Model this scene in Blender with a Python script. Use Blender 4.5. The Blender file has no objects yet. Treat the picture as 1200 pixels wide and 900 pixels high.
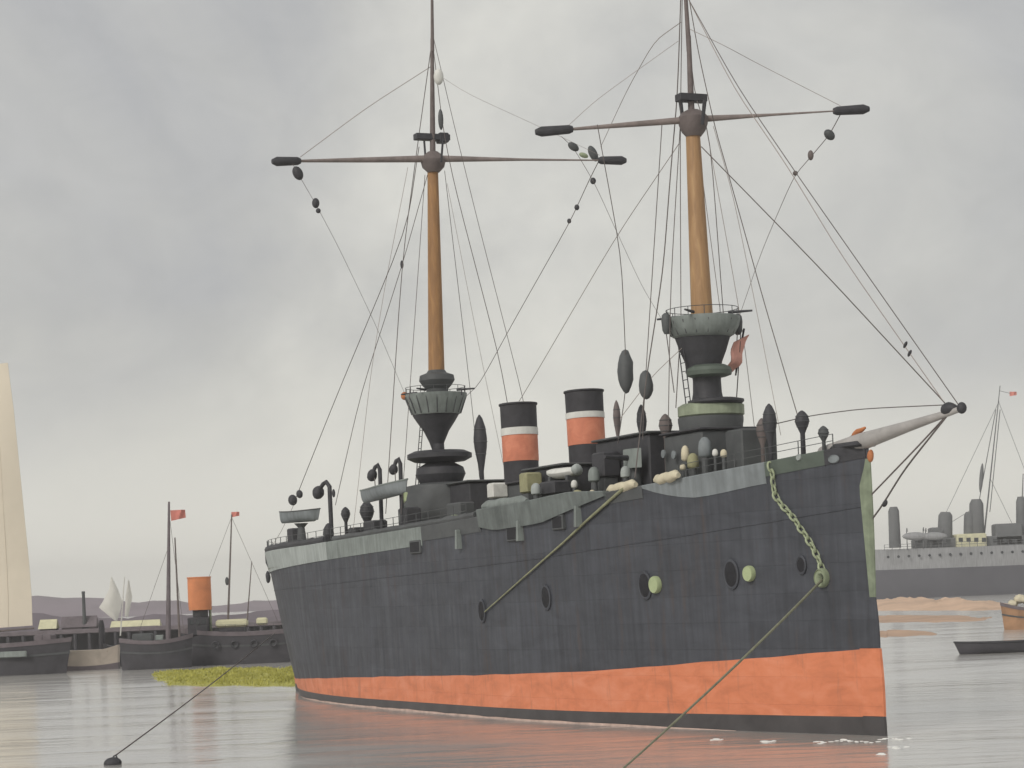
import bpy, math, random
from mathutils import Vector, Matrix, noise as mnoise
R = math.radians
random.seed(7)
scene = bpy.context.scene
COL = scene.collection

# ------------------------------------------------------------------ camera
F_PX = 2600.0                 # focal length in pixels of a 1200 px wide frame
PX, PY = 600.0, 693.0         # where the level line of sight meets the frame
ROLL = R(2.4)
CAM_H = 5.752
CR, SR = math.cos(ROLL), math.sin(ROLL)
cam = bpy.data.cameras.new('camera')
cam.sensor_width = 36.0
cam.lens = F_PX / 1200.0 * 36.0
cam.shift_x = 0.0
cam.shift_y = (PY - 450.0) / 1200.0
cam.clip_start = 0.5
cam.clip_end = 20000.0
cam_o = bpy.data.objects.new('camera', cam)
COL.objects.link(cam_o)
cam_o.matrix_world = Matrix(((CR, SR, 0, 0), (0, 0, -1, 0), (-SR, CR, 0, CAM_H), (0, 0, 0, 1)))
scene.camera = cam_o

# ------------------------------------------------------------------ sky and sun
SUN_DIR = Vector((-0.55, -0.78, 0.62)).normalized()     # towards the sun
world = bpy.data.worlds.new('World')
scene.world = world
world.use_nodes = True
wn, wl = world.node_tree.nodes, world.node_tree.links
wn.clear()


def wnode(t, **kw):
    n = wn.new(t)
    for k, v in kw.items():
        setattr(n, k, v)
    return n


w_out = wnode('ShaderNodeOutputWorld')
w_bg = wnode('ShaderNodeBackground')
w_bg.inputs['Strength'].default_value = 1.0
w_sky = wnode('ShaderNodeTexSky', sky_type='NISHITA')
w_sky.sun_disc = False
w_sky.sun_elevation = math.asin(SUN_DIR.z)
w_sky.sun_rotation = math.atan2(SUN_DIR.x, SUN_DIR.y)
w_sky.dust_density = 4.0
w_skys = wnode('ShaderNodeMixRGB', blend_type='MULTIPLY')
w_skys.inputs[0].default_value = 1.0
w_skys.inputs[2].default_value = (0.1, 0.1, 0.1, 1)
wl.new(w_sky.outputs[0], w_skys.inputs[1])
w_tc = wnode('ShaderNodeTexCoord')
w_map = wnode('ShaderNodeMapping')
w_map.inputs['Location'].default_value = (16.144, 7.748, 16.954)
w_map.inputs['Scale'].default_value = (1.0, 1.0, 1.25)
wl.new(w_tc.outputs['Generated'], w_map.inputs[0])
w_n1 = wnode('ShaderNodeTexNoise')
w_n1.inputs['Scale'].default_value = 3.4
w_n1.inputs['Detail'].default_value = 7.0
w_n1.inputs['Roughness'].default_value = 0.52
w_n1.inputs['Distortion'].default_value = 0.55
wl.new(w_map.outputs[0], w_n1.inputs['Vector'])
w_r1 = wnode('ShaderNodeValToRGB')
e = w_r1.color_ramp.elements
e[0].position, e[0].color = 0.33, (0.385, 0.388, 0.400, 1)
e[1].position, e[1].color = 0.68, (0.67, 0.658, 0.605, 1)
m = e.new(0.5)
m.color = (0.505, 0.500, 0.478, 1)
wl.new(w_n1.outputs[0], w_r1.inputs[0])
# streaky finer cloud texture
w_map2 = wnode('ShaderNodeMapping')
w_map2.inputs['Location'].default_value = (0.3, 1.9, 0.2)
w_map2.inputs['Rotation'].default_value = (0.0, 0.5, 0.0)
w_map2.inputs['Scale'].default_value = (1.0, 1.0, 1.5)
wl.new(w_tc.outputs['Generated'], w_map2.inputs[0])
w_n2 = wnode('ShaderNodeTexNoise')
w_n2.inputs['Scale'].default_value = 20.0
w_n2.inputs['Detail'].default_value = 8.0
w_n2.inputs['Roughness'].default_value = 0.62
w_n2.inputs['Distortion'].default_value = 1.2
wl.new(w_map2.outputs[0], w_n2.inputs['Vector'])
w_mr = wnode('ShaderNodeMapRange')
w_mr.inputs[1].default_value, w_mr.inputs[2].default_value = 0.25, 0.75
w_mr.inputs[3].default_value, w_mr.inputs[4].default_value = 0.95, 1.05
wl.new(w_n2.outputs[0], w_mr.inputs[0])
w_mul = wnode('ShaderNodeMixRGB', blend_type='MULTIPLY')
w_mul.inputs[0].default_value = 1.0
wl.new(w_r1.outputs[0], w_mul.inputs[1])
wl.new(w_mr.outputs[0], w_mul.inputs[2])
# paler, slightly yellow band of sky low over the water, all the way round
w_sep = wnode('ShaderNodeSeparateXYZ')
wl.new(w_tc.outputs['Generated'], w_sep.inputs[0])
w_hr = wnode('ShaderNodeMapRange', interpolation_type='SMOOTHSTEP')
w_hr.inputs[1].default_value, w_hr.inputs[2].default_value = 0.0, 0.13
w_hr.inputs[3].default_value, w_hr.inputs[4].default_value = 0.85, 0.0
wl.new(w_sep.outputs['Z'], w_hr.inputs[0])
w_hm = wnode('ShaderNodeMixRGB')
w_hm.inputs[2].default_value = (0.86, 0.845, 0.76, 1)
wl.new(w_hr.outputs[0], w_hm.inputs[0])
wl.new(w_mul.outputs[0], w_hm.inputs[1])
w_mix = wnode('ShaderNodeMixRGB')
w_mix.inputs[0].default_value = 0.92
wl.new(w_skys.outputs[0], w_mix.inputs[1])
wl.new(w_hm.outputs[0], w_mix.inputs[2])
wl.new(w_mix.outputs[0], w_bg.inputs[0])
wl.new(w_bg.outputs[0], w_out.inputs[0])

sun = bpy.data.lights.new('sun', 'SUN')
sun.energy = 1.5
sun.angle = R(18)
sun.color = (1.0, 0.96, 0.9)
sun_o = bpy.data.objects.new('sun', sun)
COL.objects.link(sun_o)
sun_o.rotation_euler = SUN_DIR.to_track_quat('Z', 'Y').to_euler()
sun_o.location = (0, 0, 200)

vs = scene.view_settings
vs.view_transform = 'Standard'
vs.look = 'None'
vs.exposure = 0.2
vs.gamma = 1.0
vs.use_curve_mapping = False


# ------------------------------------------------------------------ geometry of the view and of the ship
def ray(u, v):
    cx, cy = (u - PX) / F_PX, (PY - v) / F_PX
    return Vector((CR * cx + SR * cy, 1.0, -SR * cx + CR * cy))


def at(u, v, y):
    """the point of the place seen at (u, v), y metres ahead"""
    return ray(u, v) * y + Vector((0, 0, CAM_H))


def on_water(u, v):
    r = ray(u, v)
    return r * (-CAM_H / r.z) + Vector((0, 0, CAM_H))


HEAD = R(24)
STEM = Vector((13.063, 80.0, 0.0))
AFT = Vector((-math.sin(HEAD), math.cos(HEAD), 0))
STB = Vector((-math.cos(HEAD), -math.sin(HEAD), 0))
LEN, HALF = 66.5, 4.5


def W(a, b, z):
    return STEM + AFT * a + STB * b + Vector((0, 0, z))


def sp(u, v, b=0.0):
    """ship coordinates (aft, starboard, up) of a point seen at (u, v) that lies b metres off the centreline"""
    r = ray(u, v)
    o = Vector((0, 0, CAM_H))
    t = (STEM + STB * b - o).dot(STB) / r.dot(STB)
    p = o + r * t
    return Vector(((p - STEM).dot(AFT), b, p.z))


def zat(a, b, v):
    """height at which a vertical line at (a, b) is seen at row v"""
    p = W(a, b, 0)
    cx = 0.0
    z = 0.0
    for _ in range(8):
        cy = (PY - v) / F_PX
        # cy = (SR*x + CR*(z-H))/y
        z = CAM_H + (cy * p.y - SR * p.x) / CR
    return z


def ppm(a, b=0.0):
    return F_PX / W(a, b, 0).y


def interp(tab, x):
    if x <= tab[0][0]:
        return tab[0][1]
    for (x0, y0), (x1, y1) in zip(tab, tab[1:]):
        if x <= x1:
            t = (x - x0) / (x1 - x0)
            return y0 + (y1 - y0) * t
    return tab[-1][1]


def hb_deck(a):
    t = min(max(a / LEN, 0), 1)
    v = 1 - (1 - t / 0.39) ** 2.1 if t < 0.39 else 1.0
    if t > 0.66:
        v *= max(0.0, 1 - ((t - 0.66) / 0.34) ** 2.6) ** 0.5
    return HALF * v


def hb_wl(a):
    t = min(max(a / LEN, 0), 1)
    v = 1 - (1 - t / 0.39) ** 1.7 if t < 0.39 else 1.0
    if t > 0.55:
        v *= max(0.0, 1 - ((t - 0.55) / 0.43) ** 2.8)
    return 0.96 * HALF * v


SHEER = [(0, 10.6), (5, 10.2), (10, 9.87), (20, 9.36), (30, 9.12), (40, 8.95), (50, 8.8), (67, 8.75)]
RED_TOP = [(0, 3.17), (3, 2.98), (7.5, 2.73), (15.6, 2.28), (26.5, 1.95), (39, 1.66), (60, 1.05), (67, 0.92)]
RED_BOT = [(0, .67), (8, .63), (16, .55), (27, .50), (45, .44), (60, .46), (67, .5)]
BUL_BOT = [(0, 9.6), (5, 9.4), (7, 9.2), (10.7, 8.92), (14.7, 8.6), (22, 8.25), (34, 8.15), (46, 7.9), (67, 7.4)]


def zs(a):
    return interp(SHEER, a)


def hb(a, z):
    zt = zs(a)
    if z <= 0:
        return hb_wl(a) * max(0.3, 1 + z * 0.1)
    k = min(1.0, z / zt)
    k = k ** (1.25 if a < LEN * 0.6 else 0.85)
    return hb_wl(a) * (1 - k) + hb_deck(a) * k


def on_hull(u, v, out=0.0):
    b = 0.0
    p = sp(u, v, 0)
    for _ in range(80):
        p = sp(u, v, b)
        aa = min(max(p.x, 0.0), LEN * 0.985)
        b = 0.7 * b + 0.3 * (hb(aa, p.z) + out)
    return sp(u, v, b)


def hull_normal(a, z):
    d = 0.05
    pa = Vector((2 * d, hb(a + d, z) - hb(a - d, z), 0))
    pz = Vector((0, hb(a, z + d) - hb(a, z - d), 2 * d))
    n = pz.cross(pa)
    n.normalize()
    return n if n.y > 0 else -n


# ------------------------------------------------------------------ materials
MATS = {}


def mat(name, col, rough=0.6, var=0.18, scale=1.5, bump=0.15, streak=False, col2=None, spec=0.35, metal=0.0, stretch=(1, 1, 1), detail=6):
    if name in MATS:
        return MATS[name]
    m = bpy.data.materials.new(name)
    m.use_nodes = True
    n, l = m.node_tree.nodes, m.node_tree.links
    n.clear()
    out = n.new('ShaderNodeOutputMaterial')
    p = n.new('ShaderNodeBsdfPrincipled')
    p.inputs['Roughness'].default_value = rough
    p.inputs['Metallic'].default_value = metal
    p.inputs['Specular IOR Level'].default_value = spec
    tc = n.new('ShaderNodeTexCoord')
    mp = n.new('ShaderNodeMapping')
    mp.inputs['Scale'].default_value = stretch
    l.new(tc.outputs['Object'], mp.inputs[0])
    nz = n.new('ShaderNodeTexNoise')
    nz.inputs['Scale'].default_value = scale
    nz.inputs['Detail'].default_value = detail
    nz.inputs['Roughness'].default_value = 0.6
    nz.inputs['Distortion'].default_value = 0.5
    l.new(mp.outputs[0], nz.inputs['Vector'])
    rp = n.new('ShaderNodeValToRGB')
    c = Vector(col)
    lo = c * (1 - var)
    hi = Vector(col2) if col2 else c * (1 + var)
    el = rp.color_ramp.elements
    el[0].position, el[0].color = 0.28, (*lo, 1)
    el[1].position, el[1].color = 0.74, (*[min(0.95, x) for x in hi], 1)
    mid = el.new(0.5)
    mid.color = (*c, 1)
    l.new(nz.outputs[0], rp.inputs[0])
    src = rp.outputs[0]
    if streak:
        mp2 = n.new('ShaderNodeMapping')
        mp2.inputs['Scale'].default_value = (3.0, 3.0, 0.16)
        l.new(tc.outputs['Object'], mp2.inputs[0])
        n2 = n.new('ShaderNodeTexNoise')
        n2.inputs['Scale'].default_value = 1.4
        n2.inputs['Detail'].default_value = 5
        l.new(mp2.outputs[0], n2.inputs['Vector'])
        mr = n.new('ShaderNodeMapRange')
        mr.inputs[1].default_value, mr.inputs[2].default_value = 0.3, 0.75
        mr.inputs[3].default_value, mr.inputs[4].default_value = 0.82, 1.2
        l.new(n2.outputs[0], mr.inputs[0])
        mx = n.new('ShaderNodeMixRGB')
        mx.blend_type = 'MULTIPLY'
        mx.inputs[0].default_value = 1.0
        l.new(src, mx.inputs[1])
        l.new(mr.outputs[0], mx.inputs[2])
        src = mx.outputs[0]
    l.new(src, p.inputs['Base Color'])
    if bump:
        bp = n.new('ShaderNodeBump')
        bp.inputs['Strength'].default_value = bump
        bp.inputs['Distance'].default_value = 0.05
        l.new(nz.outputs[0], bp.inputs['Height'])
        l.new(bp.outputs[0], p.inputs['Normal'])
    l.new(p.outputs[0], out.inputs[0])
    MATS[name] = m
    return m


HULL = mat('dark_grey_hull_paint', (0.054, 0.058, 0.070), 0.62, 0.22, 0.5, 0.12, streak=True, stretch=(1, 1, 2.5))


def weather(m, plates=True, rust=0.5, zline=None):
    """plate laps, rivet relief and rust or scum stains over an existing paint"""
    n, l = m.node_tree.nodes, m.node_tree.links
    p = [x for x in n if x.type == 'BSDF_PRINCIPLED'][0]
    tc = [x for x in n if x.type == 'TEX_COORD'][0]
    src = p.inputs['Base Color'].links[0].from_socket
    sx = n.new('ShaderNodeSeparateXYZ')
    l.new(tc.outputs['Object'], sx.inputs[0])
    cm = n.new('ShaderNodeCombineXYZ')
    l.new(sx.outputs['X'], cm.inputs['X'])
    l.new(sx.outputs['Z'], cm.inputs['Y'])
    br = n.new('ShaderNodeTexBrick')
    br.inputs['Scale'].default_value = 1.0
    br.inputs['Brick Width'].default_value = 3.1
    br.inputs['Row Height'].default_value = 1.05
    br.inputs['Mortar Size'].default_value = 0.012
    br.inputs['Mortar Smooth'].default_value = 0.4
    br.inputs['Color1'].default_value = (0.90, 0.90, 0.90, 1)
    br.inputs['Color2'].default_value = (1.12, 1.12, 1.12, 1)
    br.inputs['Mortar'].default_value = (0.80, 0.80, 0.80, 1)
    l.new(cm.outputs[0], br.inputs['Vector'])
    mx = n.new('ShaderNodeMixRGB')
    mx.blend_type = 'MULTIPLY'
    mx.inputs[0].default_value = 0.75 if plates else 0.25
    l.new(src, mx.inputs[1])
    l.new(br.outputs['Color'], mx.inputs[2])
    # stains that run down from fittings
    mp = n.new('ShaderNodeMapping')
    mp.inputs['Scale'].default_value = (1.1, 1.1, 0.14)
    l.new(tc.outputs['Object'], mp.inputs[0])
    nz = n.new('ShaderNodeTexNoise')
    nz.inputs['Scale'].default_value = 1.6
    nz.inputs['Detail'].default_value = 8
    nz.inputs['Roughness'].default_value = 0.7
    l.new(mp.outputs[0], nz.inputs['Vector'])
    mr = n.new('ShaderNodeMapRange')
    mr.inputs[1].default_value, mr.inputs[2].default_value = 0.56, 0.74
    mr.inputs[3].default_value, mr.inputs[4].default_value = 0.0, rust
    l.new(nz.outputs[0], mr.inputs[0])
    m2 = n.new('ShaderNodeMixRGB')
    m2.inputs[2].default_value = zline or (0.105, 0.072, 0.055, 1)
    l.new(mr.outputs[0], m2.inputs[0])
    l.new(mx.outputs[0], m2.inputs[1])
    l.new(m2.outputs[0], p.inputs['Base Color'])
    rr = n.new('ShaderNodeMapRange')
    rr.inputs[1].default_value, rr.inputs[2].default_value = 0.3, 0.7
    rr.inputs[3].default_value, rr.inputs[4].default_value = 0.42, 0.75
    l.new(nz.outputs[0], rr.inputs[0])
    l.new(rr.outputs[0], p.inputs['Roughness'])
    old = p.inputs['Normal'].links[0].from_socket if p.inputs['Normal'].links else None
    bp = n.new('ShaderNodeBump')
    bp.invert = True
    bp.inputs['Strength'].default_value = 0.5
    bp.inputs['Distance'].default_value = 0.02
    l.new(br.outputs['Fac'], bp.inputs['Height'])
    if old:
        l.new(old, bp.inputs['Normal'])
    l.new(bp.outputs[0], p.inputs['Normal'])


weather(HULL, True, 0.55)
RED = mat('red_lead_paint', (0.62, 0.205, 0.100), 0.7, 0.2, 0.7, 0.12, stretch=(1, 1, 2.2), col2=(0.68, 0.26, 0.15))
weather(RED, False, 0.8, (0.30, 0.15, 0.105, 1))
STRAKE = mat('wet_dark_strake', (0.062, 0.058, 0.060), 0.5, 0.25, 0.8, 0.1)
PINK = mat('pale_pink_waterline', (0.48, 0.36, 0.31), 0.6, 0.3, 2.0, 0.1)
PALE = mat('pale_grey_paint', (0.33, 0.36, 0.35), 0.6, 0.12, 1.2, 0.12, streak=True)
GREYG = mat('grey_green_paint', (0.20, 0.225, 0.215), 0.6, 0.2, 1.2, 0.12, streak=True)
GREYB = mat('blue_grey_paint', (0.185, 0.205, 0.215), 0.6, 0.15, 1.0, 0.12, streak=True)
DKGREY = mat('dark_grey_paint', (0.075, 0.080, 0.083), 0.6, 0.2, 1.2, 0.12)
DARK = mat('blackened_iron', (0.042, 0.042, 0.048), 0.6, 0.25, 3.0, 0.15)
GREEN = mat('dark_green_paint', (0.085, 0.105, 0.088), 0.6, 0.2, 1.3, 0.12)
LGREEN = mat('pale_green_paint_and_light', (0.36, 0.42, 0.24), 0.6, 0.15, 2.5, 0.1)  # port covers, and the light painted on the barbette rim
SGREEN = mat('sage_green_paint', (0.25, 0.29, 0.19), 0.6, 0.2, 2.0, 0.1)
STEMG = mat('faded_sage_paint', (0.20, 0.235, 0.165), 0.65, 0.3, 1.5, 0.1, streak=True)
MAST = mat('ochre_mast_paint', (0.30, 0.163, 0.072), 0.6, 0.18, 1.6, 0.12, stretch=(3, 3, 0.4), col2=(0.41, 0.225, 0.09))
MASTF = mat('pale_ochre_mast_paint', (0.335, 0.20, 0.10), 0.6, 0.2, 1.6, 0.12, stretch=(3, 3, 0.4), col2=(0.45, 0.29, 0.145))
SPAR = mat('grey_brown_spar', (0.135, 0.112, 0.108), 0.65, 0.25, 2.0, 0.12, stretch=(1, 1, 1))
YARD = mat('pale_brown_yard', (0.21, 0.175, 0.165), 0.65, 0.25, 2.0, 0.12)
BSPAR = mat('bowsprit_grey_paint', (0.36, 0.345, 0.335), 0.6, 0.2, 1.4, 0.1)
ROPE = mat('tarred_rope', (0.12, 0.105, 0.10), 0.8, 0.2, 20, 0.0)
ROPEL = mat('weathered_rope', (0.30, 0.26, 0.24), 0.8, 0.2, 20, 0.0)
OLIVE = mat('pale_olive_rope', (0.24, 0.245, 0.15), 0.8, 0.3, 3, 0.1)
WHITE = mat('off_white_canvas', (0.60, 0.60, 0.57), 0.75, 0.12, 3.0, 0.2)
CREAM = mat('cream_canvas', (0.56, 0.51, 0.38), 0.75, 0.15, 3.0, 0.2)
KHAKI = mat('khaki_canvas', (0.30, 0.29, 0.17), 0.75, 0.2, 2.5, 0.2)
FRED = mat('funnel_red_paint', (0.57, 0.20, 0.12), 0.7, 0.15, 1.6, 0.1, col2=(0.66, 0.27, 0.17))
FLAG = mat('faded_red_bunting', (0.56, 0.20, 0.165), 0.8, 0.15, 2.0, 0.1)
RUST = mat('rust_orange_paint', (0.45, 0.17, 0.07), 0.7, 0.25, 3.0, 0.1)
FBLACK = mat('funnel_soot_black', (0.038, 0.037, 0.042), 0.7, 0.3, 2.0, 0.15)


# ------------------------------------------------------------------ mesh helpers
class MB:
    def __init__(s):
        s.v, s.f = [], []

    def add(s, vs, fs):
        o = len(s.v)
        s.v += [Vector(x) for x in vs]
        s.f += [tuple(i + o for i in f) for f in fs]
        return s

    def box(s, c, d, rz=0.0, bev=0.0, taper=1.0):
        cx, cy, cz = c
        hx, hy, hz = d[0] / 2, d[1] / 2, d[2] / 2
        be = bev if bev else min(hx, hy, hz) * 0.12
        rings = []
        for z, k, t in ((-hz, be, 1.0), (-hz + be, 0, 1.0), (hz - be, 0, taper), (hz, be, taper)):
            x, y = hx * t - k, hy * t - k
            b2 = be * 0.7
            ring = [(-x, -y + b2), (-x + b2, -y), (x - b2, -y), (x, -y + b2), (x, y - b2), (x - b2, y), (-x + b2, y), (-x, y - b2)]
            rings.append([(px, py, z) for px, py in ring])
        co, si = math.cos(rz), math.sin(rz)
        vs = [(cx + x * co - y * si, cy + x * si + y * co, cz + z) for r in rings for x, y, z in r]
        fs = []
        for i in range(3):
            for j in range(8):
                fs.append((i * 8 + j, i * 8 + (j + 1) % 8, (i + 1) * 8 + (j + 1) % 8, (i + 1) * 8 + j))
        fs.append(tuple(range(7, -1, -1)))
        fs.append(tuple(range(24, 32)))
        return s.add(vs, fs)

    def lathe(s, prof, c=(0, 0, 0), n=24, top=None, sx=1.0, sy=1.0, rz=0.0):
        """prof: (radius, z) bottom to top; top: (dx, dy) lean over the height"""
        z0, z1 = prof[0][1], prof[-1][1]
        vs, fs = [], []
        for r, z in prof:
            t = (z - z0) / (z1 - z0) if z1 != z0 else 0
            ox, oy = (top[0] * t, top[1] * t) if top else (0, 0)
            for k in range(n):
                an = 2 * math.pi * k / n
                x, y = r * sx * math.cos(an), r * sy * math.sin(an)
                x, y = x * math.cos(rz) - y * math.sin(rz), x * math.sin(rz) + y * math.cos(rz)
                vs.append((c[0] + x + ox, c[1] + y + oy, c[2] + z))
        for i in range(len(prof) - 1):
            for k in range(n):
                fs.append((i * n + k, i * n + (k + 1) % n, (i + 1) * n + (k + 1) % n, (i + 1) * n + k))
        fs.append(tuple(range(n - 1, -1, -1)))
        b = (len(prof) - 1) * n
        fs.append(tuple(range(b, b + n)))
        return s.add(vs, fs)

    def tube(s, pts, rad, n=8):
        pts = [Vector(p) for p in pts]
        if not isinstance(rad, (list, tuple)):
            rad = [rad] * len(pts)
        vs, fs = [], []
        up = None
        for i, p in enumerate(pts):
            d = (pts[min(i + 1, len(pts) - 1)] - pts[max(i - 1, 0)]).normalized()
            if up is None:
                up = Vector((0, 0, 1)) if abs(d.z) < 0.9 else Vector((1, 0, 0))
            x = d.cross(up).normalized()
            y = x.cross(d).normalized()
            up = y
            for k in range(n):
                an = 2 * math.pi * k / n
                vs.append(p + (x * math.cos(an) + y * math.sin(an)) * rad[i])
        for i in range(len(pts) - 1):
            for k in range(n):
                fs.append((i * n + k, i * n + (k + 1) % n, (i + 1) * n + (k + 1) % n, (i + 1) * n + k))
        fs.append(tuple(range(n - 1, -1, -1)))
        b = (len(pts) - 1) * n
        fs.append(tuple(range(b, b + n)))
        return s.add(vs, fs)

    def blob(s, c, r, d=None, n=12, rough=0.0):
        """an ellipsoid with radii r; its long (third) axis along d"""
        d = Vector(d).normalized() if d is not None else Vector((0, 0, 1))
        q = d.to_track_quat('Z', 'Y')
        vs, fs = [], []
        m = max(6, n // 2 + 2)
        for i in range(m + 1):
            th = math.pi * i / m
            rr = max(0.04, math.sin(th))
            for k in range(n):
                an = 2 * math.pi * k / n
                p = Vector((r[0] * rr * math.cos(an), r[1] * rr * math.sin(an), -r[2] * math.cos(th)))
                if rough:
                    p *= 1 + rough * mnoise.noise(p * 3.1 + Vector(c))
                vs.append(Vector(c) + q @ p)
        for i in range(m):
            for k in range(n):
                fs.append((i * n + k, i * n + (k + 1) % n, (i + 1) * n + (k + 1) % n, (i + 1) * n + k))
        fs.append(tuple(range(n - 1, -1, -1)))
        fs.append(tuple(range(m * n, m * n + n)))
        return s.add(vs, fs)

    def build(s, name, material, parent=None, smooth=40):
        me = bpy.data.meshes.new(name)
        me.from_pydata([tuple(v) for v in s.v], [], s.f)
        me.validate()
        me.update()
        if smooth:
            for p in me.polygons:
                p.use_smooth = True
            me.set_sharp_from_angle(angle=R(smooth))
        me.materials.append(material)
        o = bpy.data.objects.new(name, me)
        COL.objects.link(o)
        if parent is not None:
            o.parent = parent
        return o


def tag(o, label=None, cat=None, group=None, kind=None):
    if label:
        o['label'] = label
    if cat:
        o['category'] = cat
    if group:
        o['group'] = group
    if kind:
        o['kind'] = kind
    return o


def empty(name, loc=(0, 0, 0), rz=0.0, **kw):
    o = bpy.data.objects.new(name, None)
    o.empty_display_size = 0.5
    o.location = loc
    o.rotation_euler = (0, 0, rz)
    COL.objects.link(o)
    return tag(o, **kw)


# ------------------------------------------------------------------ the water
def water_material():
    m = bpy.data.materials.new('harbour_water')
    m.use_nodes = True
    n, l = m.node_tree.nodes, m.node_tree.links
    n.clear()
    out = n.new('ShaderNodeOutputMaterial')
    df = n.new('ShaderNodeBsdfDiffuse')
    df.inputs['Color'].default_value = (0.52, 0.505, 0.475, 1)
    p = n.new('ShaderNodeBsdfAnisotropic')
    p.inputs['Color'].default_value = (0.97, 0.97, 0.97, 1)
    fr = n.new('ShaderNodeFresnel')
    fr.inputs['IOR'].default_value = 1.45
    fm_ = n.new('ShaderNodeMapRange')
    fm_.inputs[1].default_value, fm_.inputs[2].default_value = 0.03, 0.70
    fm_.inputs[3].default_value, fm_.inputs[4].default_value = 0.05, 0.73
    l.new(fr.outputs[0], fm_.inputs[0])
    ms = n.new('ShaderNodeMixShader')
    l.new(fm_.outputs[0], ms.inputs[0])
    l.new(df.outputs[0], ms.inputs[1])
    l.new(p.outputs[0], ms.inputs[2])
    g = n.new('ShaderNodeNewGeometry')
    hs = []
    for sc, loc, det, dis in (((0.05, 0.16, 1), (3, 7, 0), 4, 0.4), ((0.35, 0.9, 1), (1, 2, 0), 5, 0.5), ((1.5, 3.2, 1), (0, 5, 0), 3, 0.2)):
        mp = n.new('ShaderNodeMapping')
        mp.inputs['Scale'].default_value = sc
        mp.inputs['Location'].default_value = loc
        l.new(g.outputs['Position'], mp.inputs[0])
        nz = n.new('ShaderNodeTexNoise')
        nz.inputs['Scale'].default_value = 1.0
        nz.inputs['Detail'].default_value = det
        nz.inputs['Distortion'].default_value = dis
        l.new(mp.outputs[0], nz.inputs['Vector'])
        hs.append(nz.outputs[0])
    prev = None
    for h, dist in zip(hs, (0.16, 0.055, 0.007)):
        b = n.new('ShaderNodeBump')
        b.inputs['Strength'].default_value = 1.0
        b.inputs['Distance'].default_value = dist
        l.new(h, b.inputs['Height'])
        if prev is not None:
            l.new(prev, b.inputs['Normal'])
        prev = b.outputs[0]
    l.new(prev, p.inputs['Normal'])
    # patches of ruffled and smooth water
    rr = n.new('ShaderNodeMapRange')
    rr.inputs[1].default_value, rr.inputs[2].default_value = 0.35, 0.7
    rr.inputs[3].default_value, rr.inputs[4].default_value = 0.10, 0.22
    l.new(hs[0], rr.inputs[0])
    l.new(rr.outputs[0], p.inputs['Roughness'])
    l.new(ms.outputs[0], out.inputs[0])
    return m


wm = MB()
wm.add([(-1600, -60, 0), (1600, -60, 0), (1600, 2800, 0), (-1600, 2800, 0)], [(0, 1, 2, 3)])
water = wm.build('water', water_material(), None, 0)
tag(water, kind='structure')

# ------------------------------------------------------------------ the hills
HILL = mat('hazy_heather_hill', (0.20, 0.155, 0.19), 0.9, 0.2, 0.02, 0.0)


def ridge(name, u0, u1, y, tops, m):
    """a long low hill; tops: (u, v) skyline"""
    mb = MB()
    n = 90
    rows = []
    for i in range(n + 1):
        u = u0 + (u1 - u0) * i / n
        v = interp(tops, u)
        top = at(u, v, y)
        top.z += 0.002 * y * (mnoise.noise(Vector((u * 0.02, 3.3, 0))) + 0.4 * mnoise.noise(Vector((u * 0.09, 1.3, 0))))
        h = max(1.0, top.z)
        rows.append([(top.x, y - 4.2 * h - 0.04 * y, -1.0), (top.x, y - 1.6 * h, h * 0.62 + 0.06 * h * mnoise.noise(Vector((u * .05, 9, 0)))), (top.x, y, h), (top.x, y + 3 * h, h * 0.6), (top.x, y + 6 * h, -1.0)])
    vs = [p for r in rows for p in r]
    fs = []
    for i in range(n):
        for j in range(4):
            fs.append((i * 5 + j, i * 5 + j + 1, (i + 1) * 5 + j + 1, (i + 1) * 5 + j))
    mb.add(vs, fs)
    return tag(mb.build(name, m, None, 60), kind='structure')


ridge('hills', -700, 640, 1500, [(-700, 722), (-300, 700), (0, 703), (60, 698), (130, 700), (165, 708), (200, 703), (245, 712), (300, 704), (360, 706), (480, 702), (640, 697)], HILL)
ridge('hills', 600, 2000, 1900, [(600, 690), (900, 672), (1080, 664), (1250, 655), (2000, 640)], HILL)

ridge('far_shore', -260, 640, 450, [(-260, 728), (0, 722), (50, 719), (90, 722), (150, 724), (200, 720), (240, 723), (300, 717), (400, 712), (640, 702)], mat('dull_mauve_shore', (0.15, 0.125, 0.145), 0.9, 0.3, 0.05, 0.0))

# ------------------------------------------------------------------ the warship: hull
ship = empty('warship', STEM, math.pi / 2 + HEAD,
             label='large dark grey warship with red waterline band, two masts and two red-banded funnels', cat='warship')


def stations(n=84):
    out = []
    for i in range(n + 1):
        t = i / n
        out.append(LEN * (0.5 - 0.5 * math.cos(math.pi * t)) * 0.999 + LEN * 0.0)
    return out


ST = stations()


def band(name, z0, z1, rows, material, out=0.0, a0=0.0, a1=None):
    """a strip of hull skin round both sides between two height curves"""
    a1 = LEN if a1 is None else a1
    sts = [a for a in ST if a0 <= a <= a1]
    mb = MB()
    cols = [(a, -1) for a in reversed(sts)] + [(a, 1) for a in sts[1:]]
    vs = []
    for a, sgn in cols:
        for r in range(rows + 1):
            t = r / rows
            z = z0(a) * (1 - t) + z1(a) * t
            vs.append((a - out * (1 if a < 0.01 else 0), sgn * (hb(a, z) + (out if a > 0.01 else 0)), z))
    k = rows + 1
    fs = []
    for i in range(len(cols) - 1):
        for r in range(rows):
            fs.append((i * k + r, (i + 1) * k + r, (i + 1) * k + r + 1, i * k + r + 1))
    mb.add(vs, fs)
    return mb.build(name, material, ship, 50)


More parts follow.
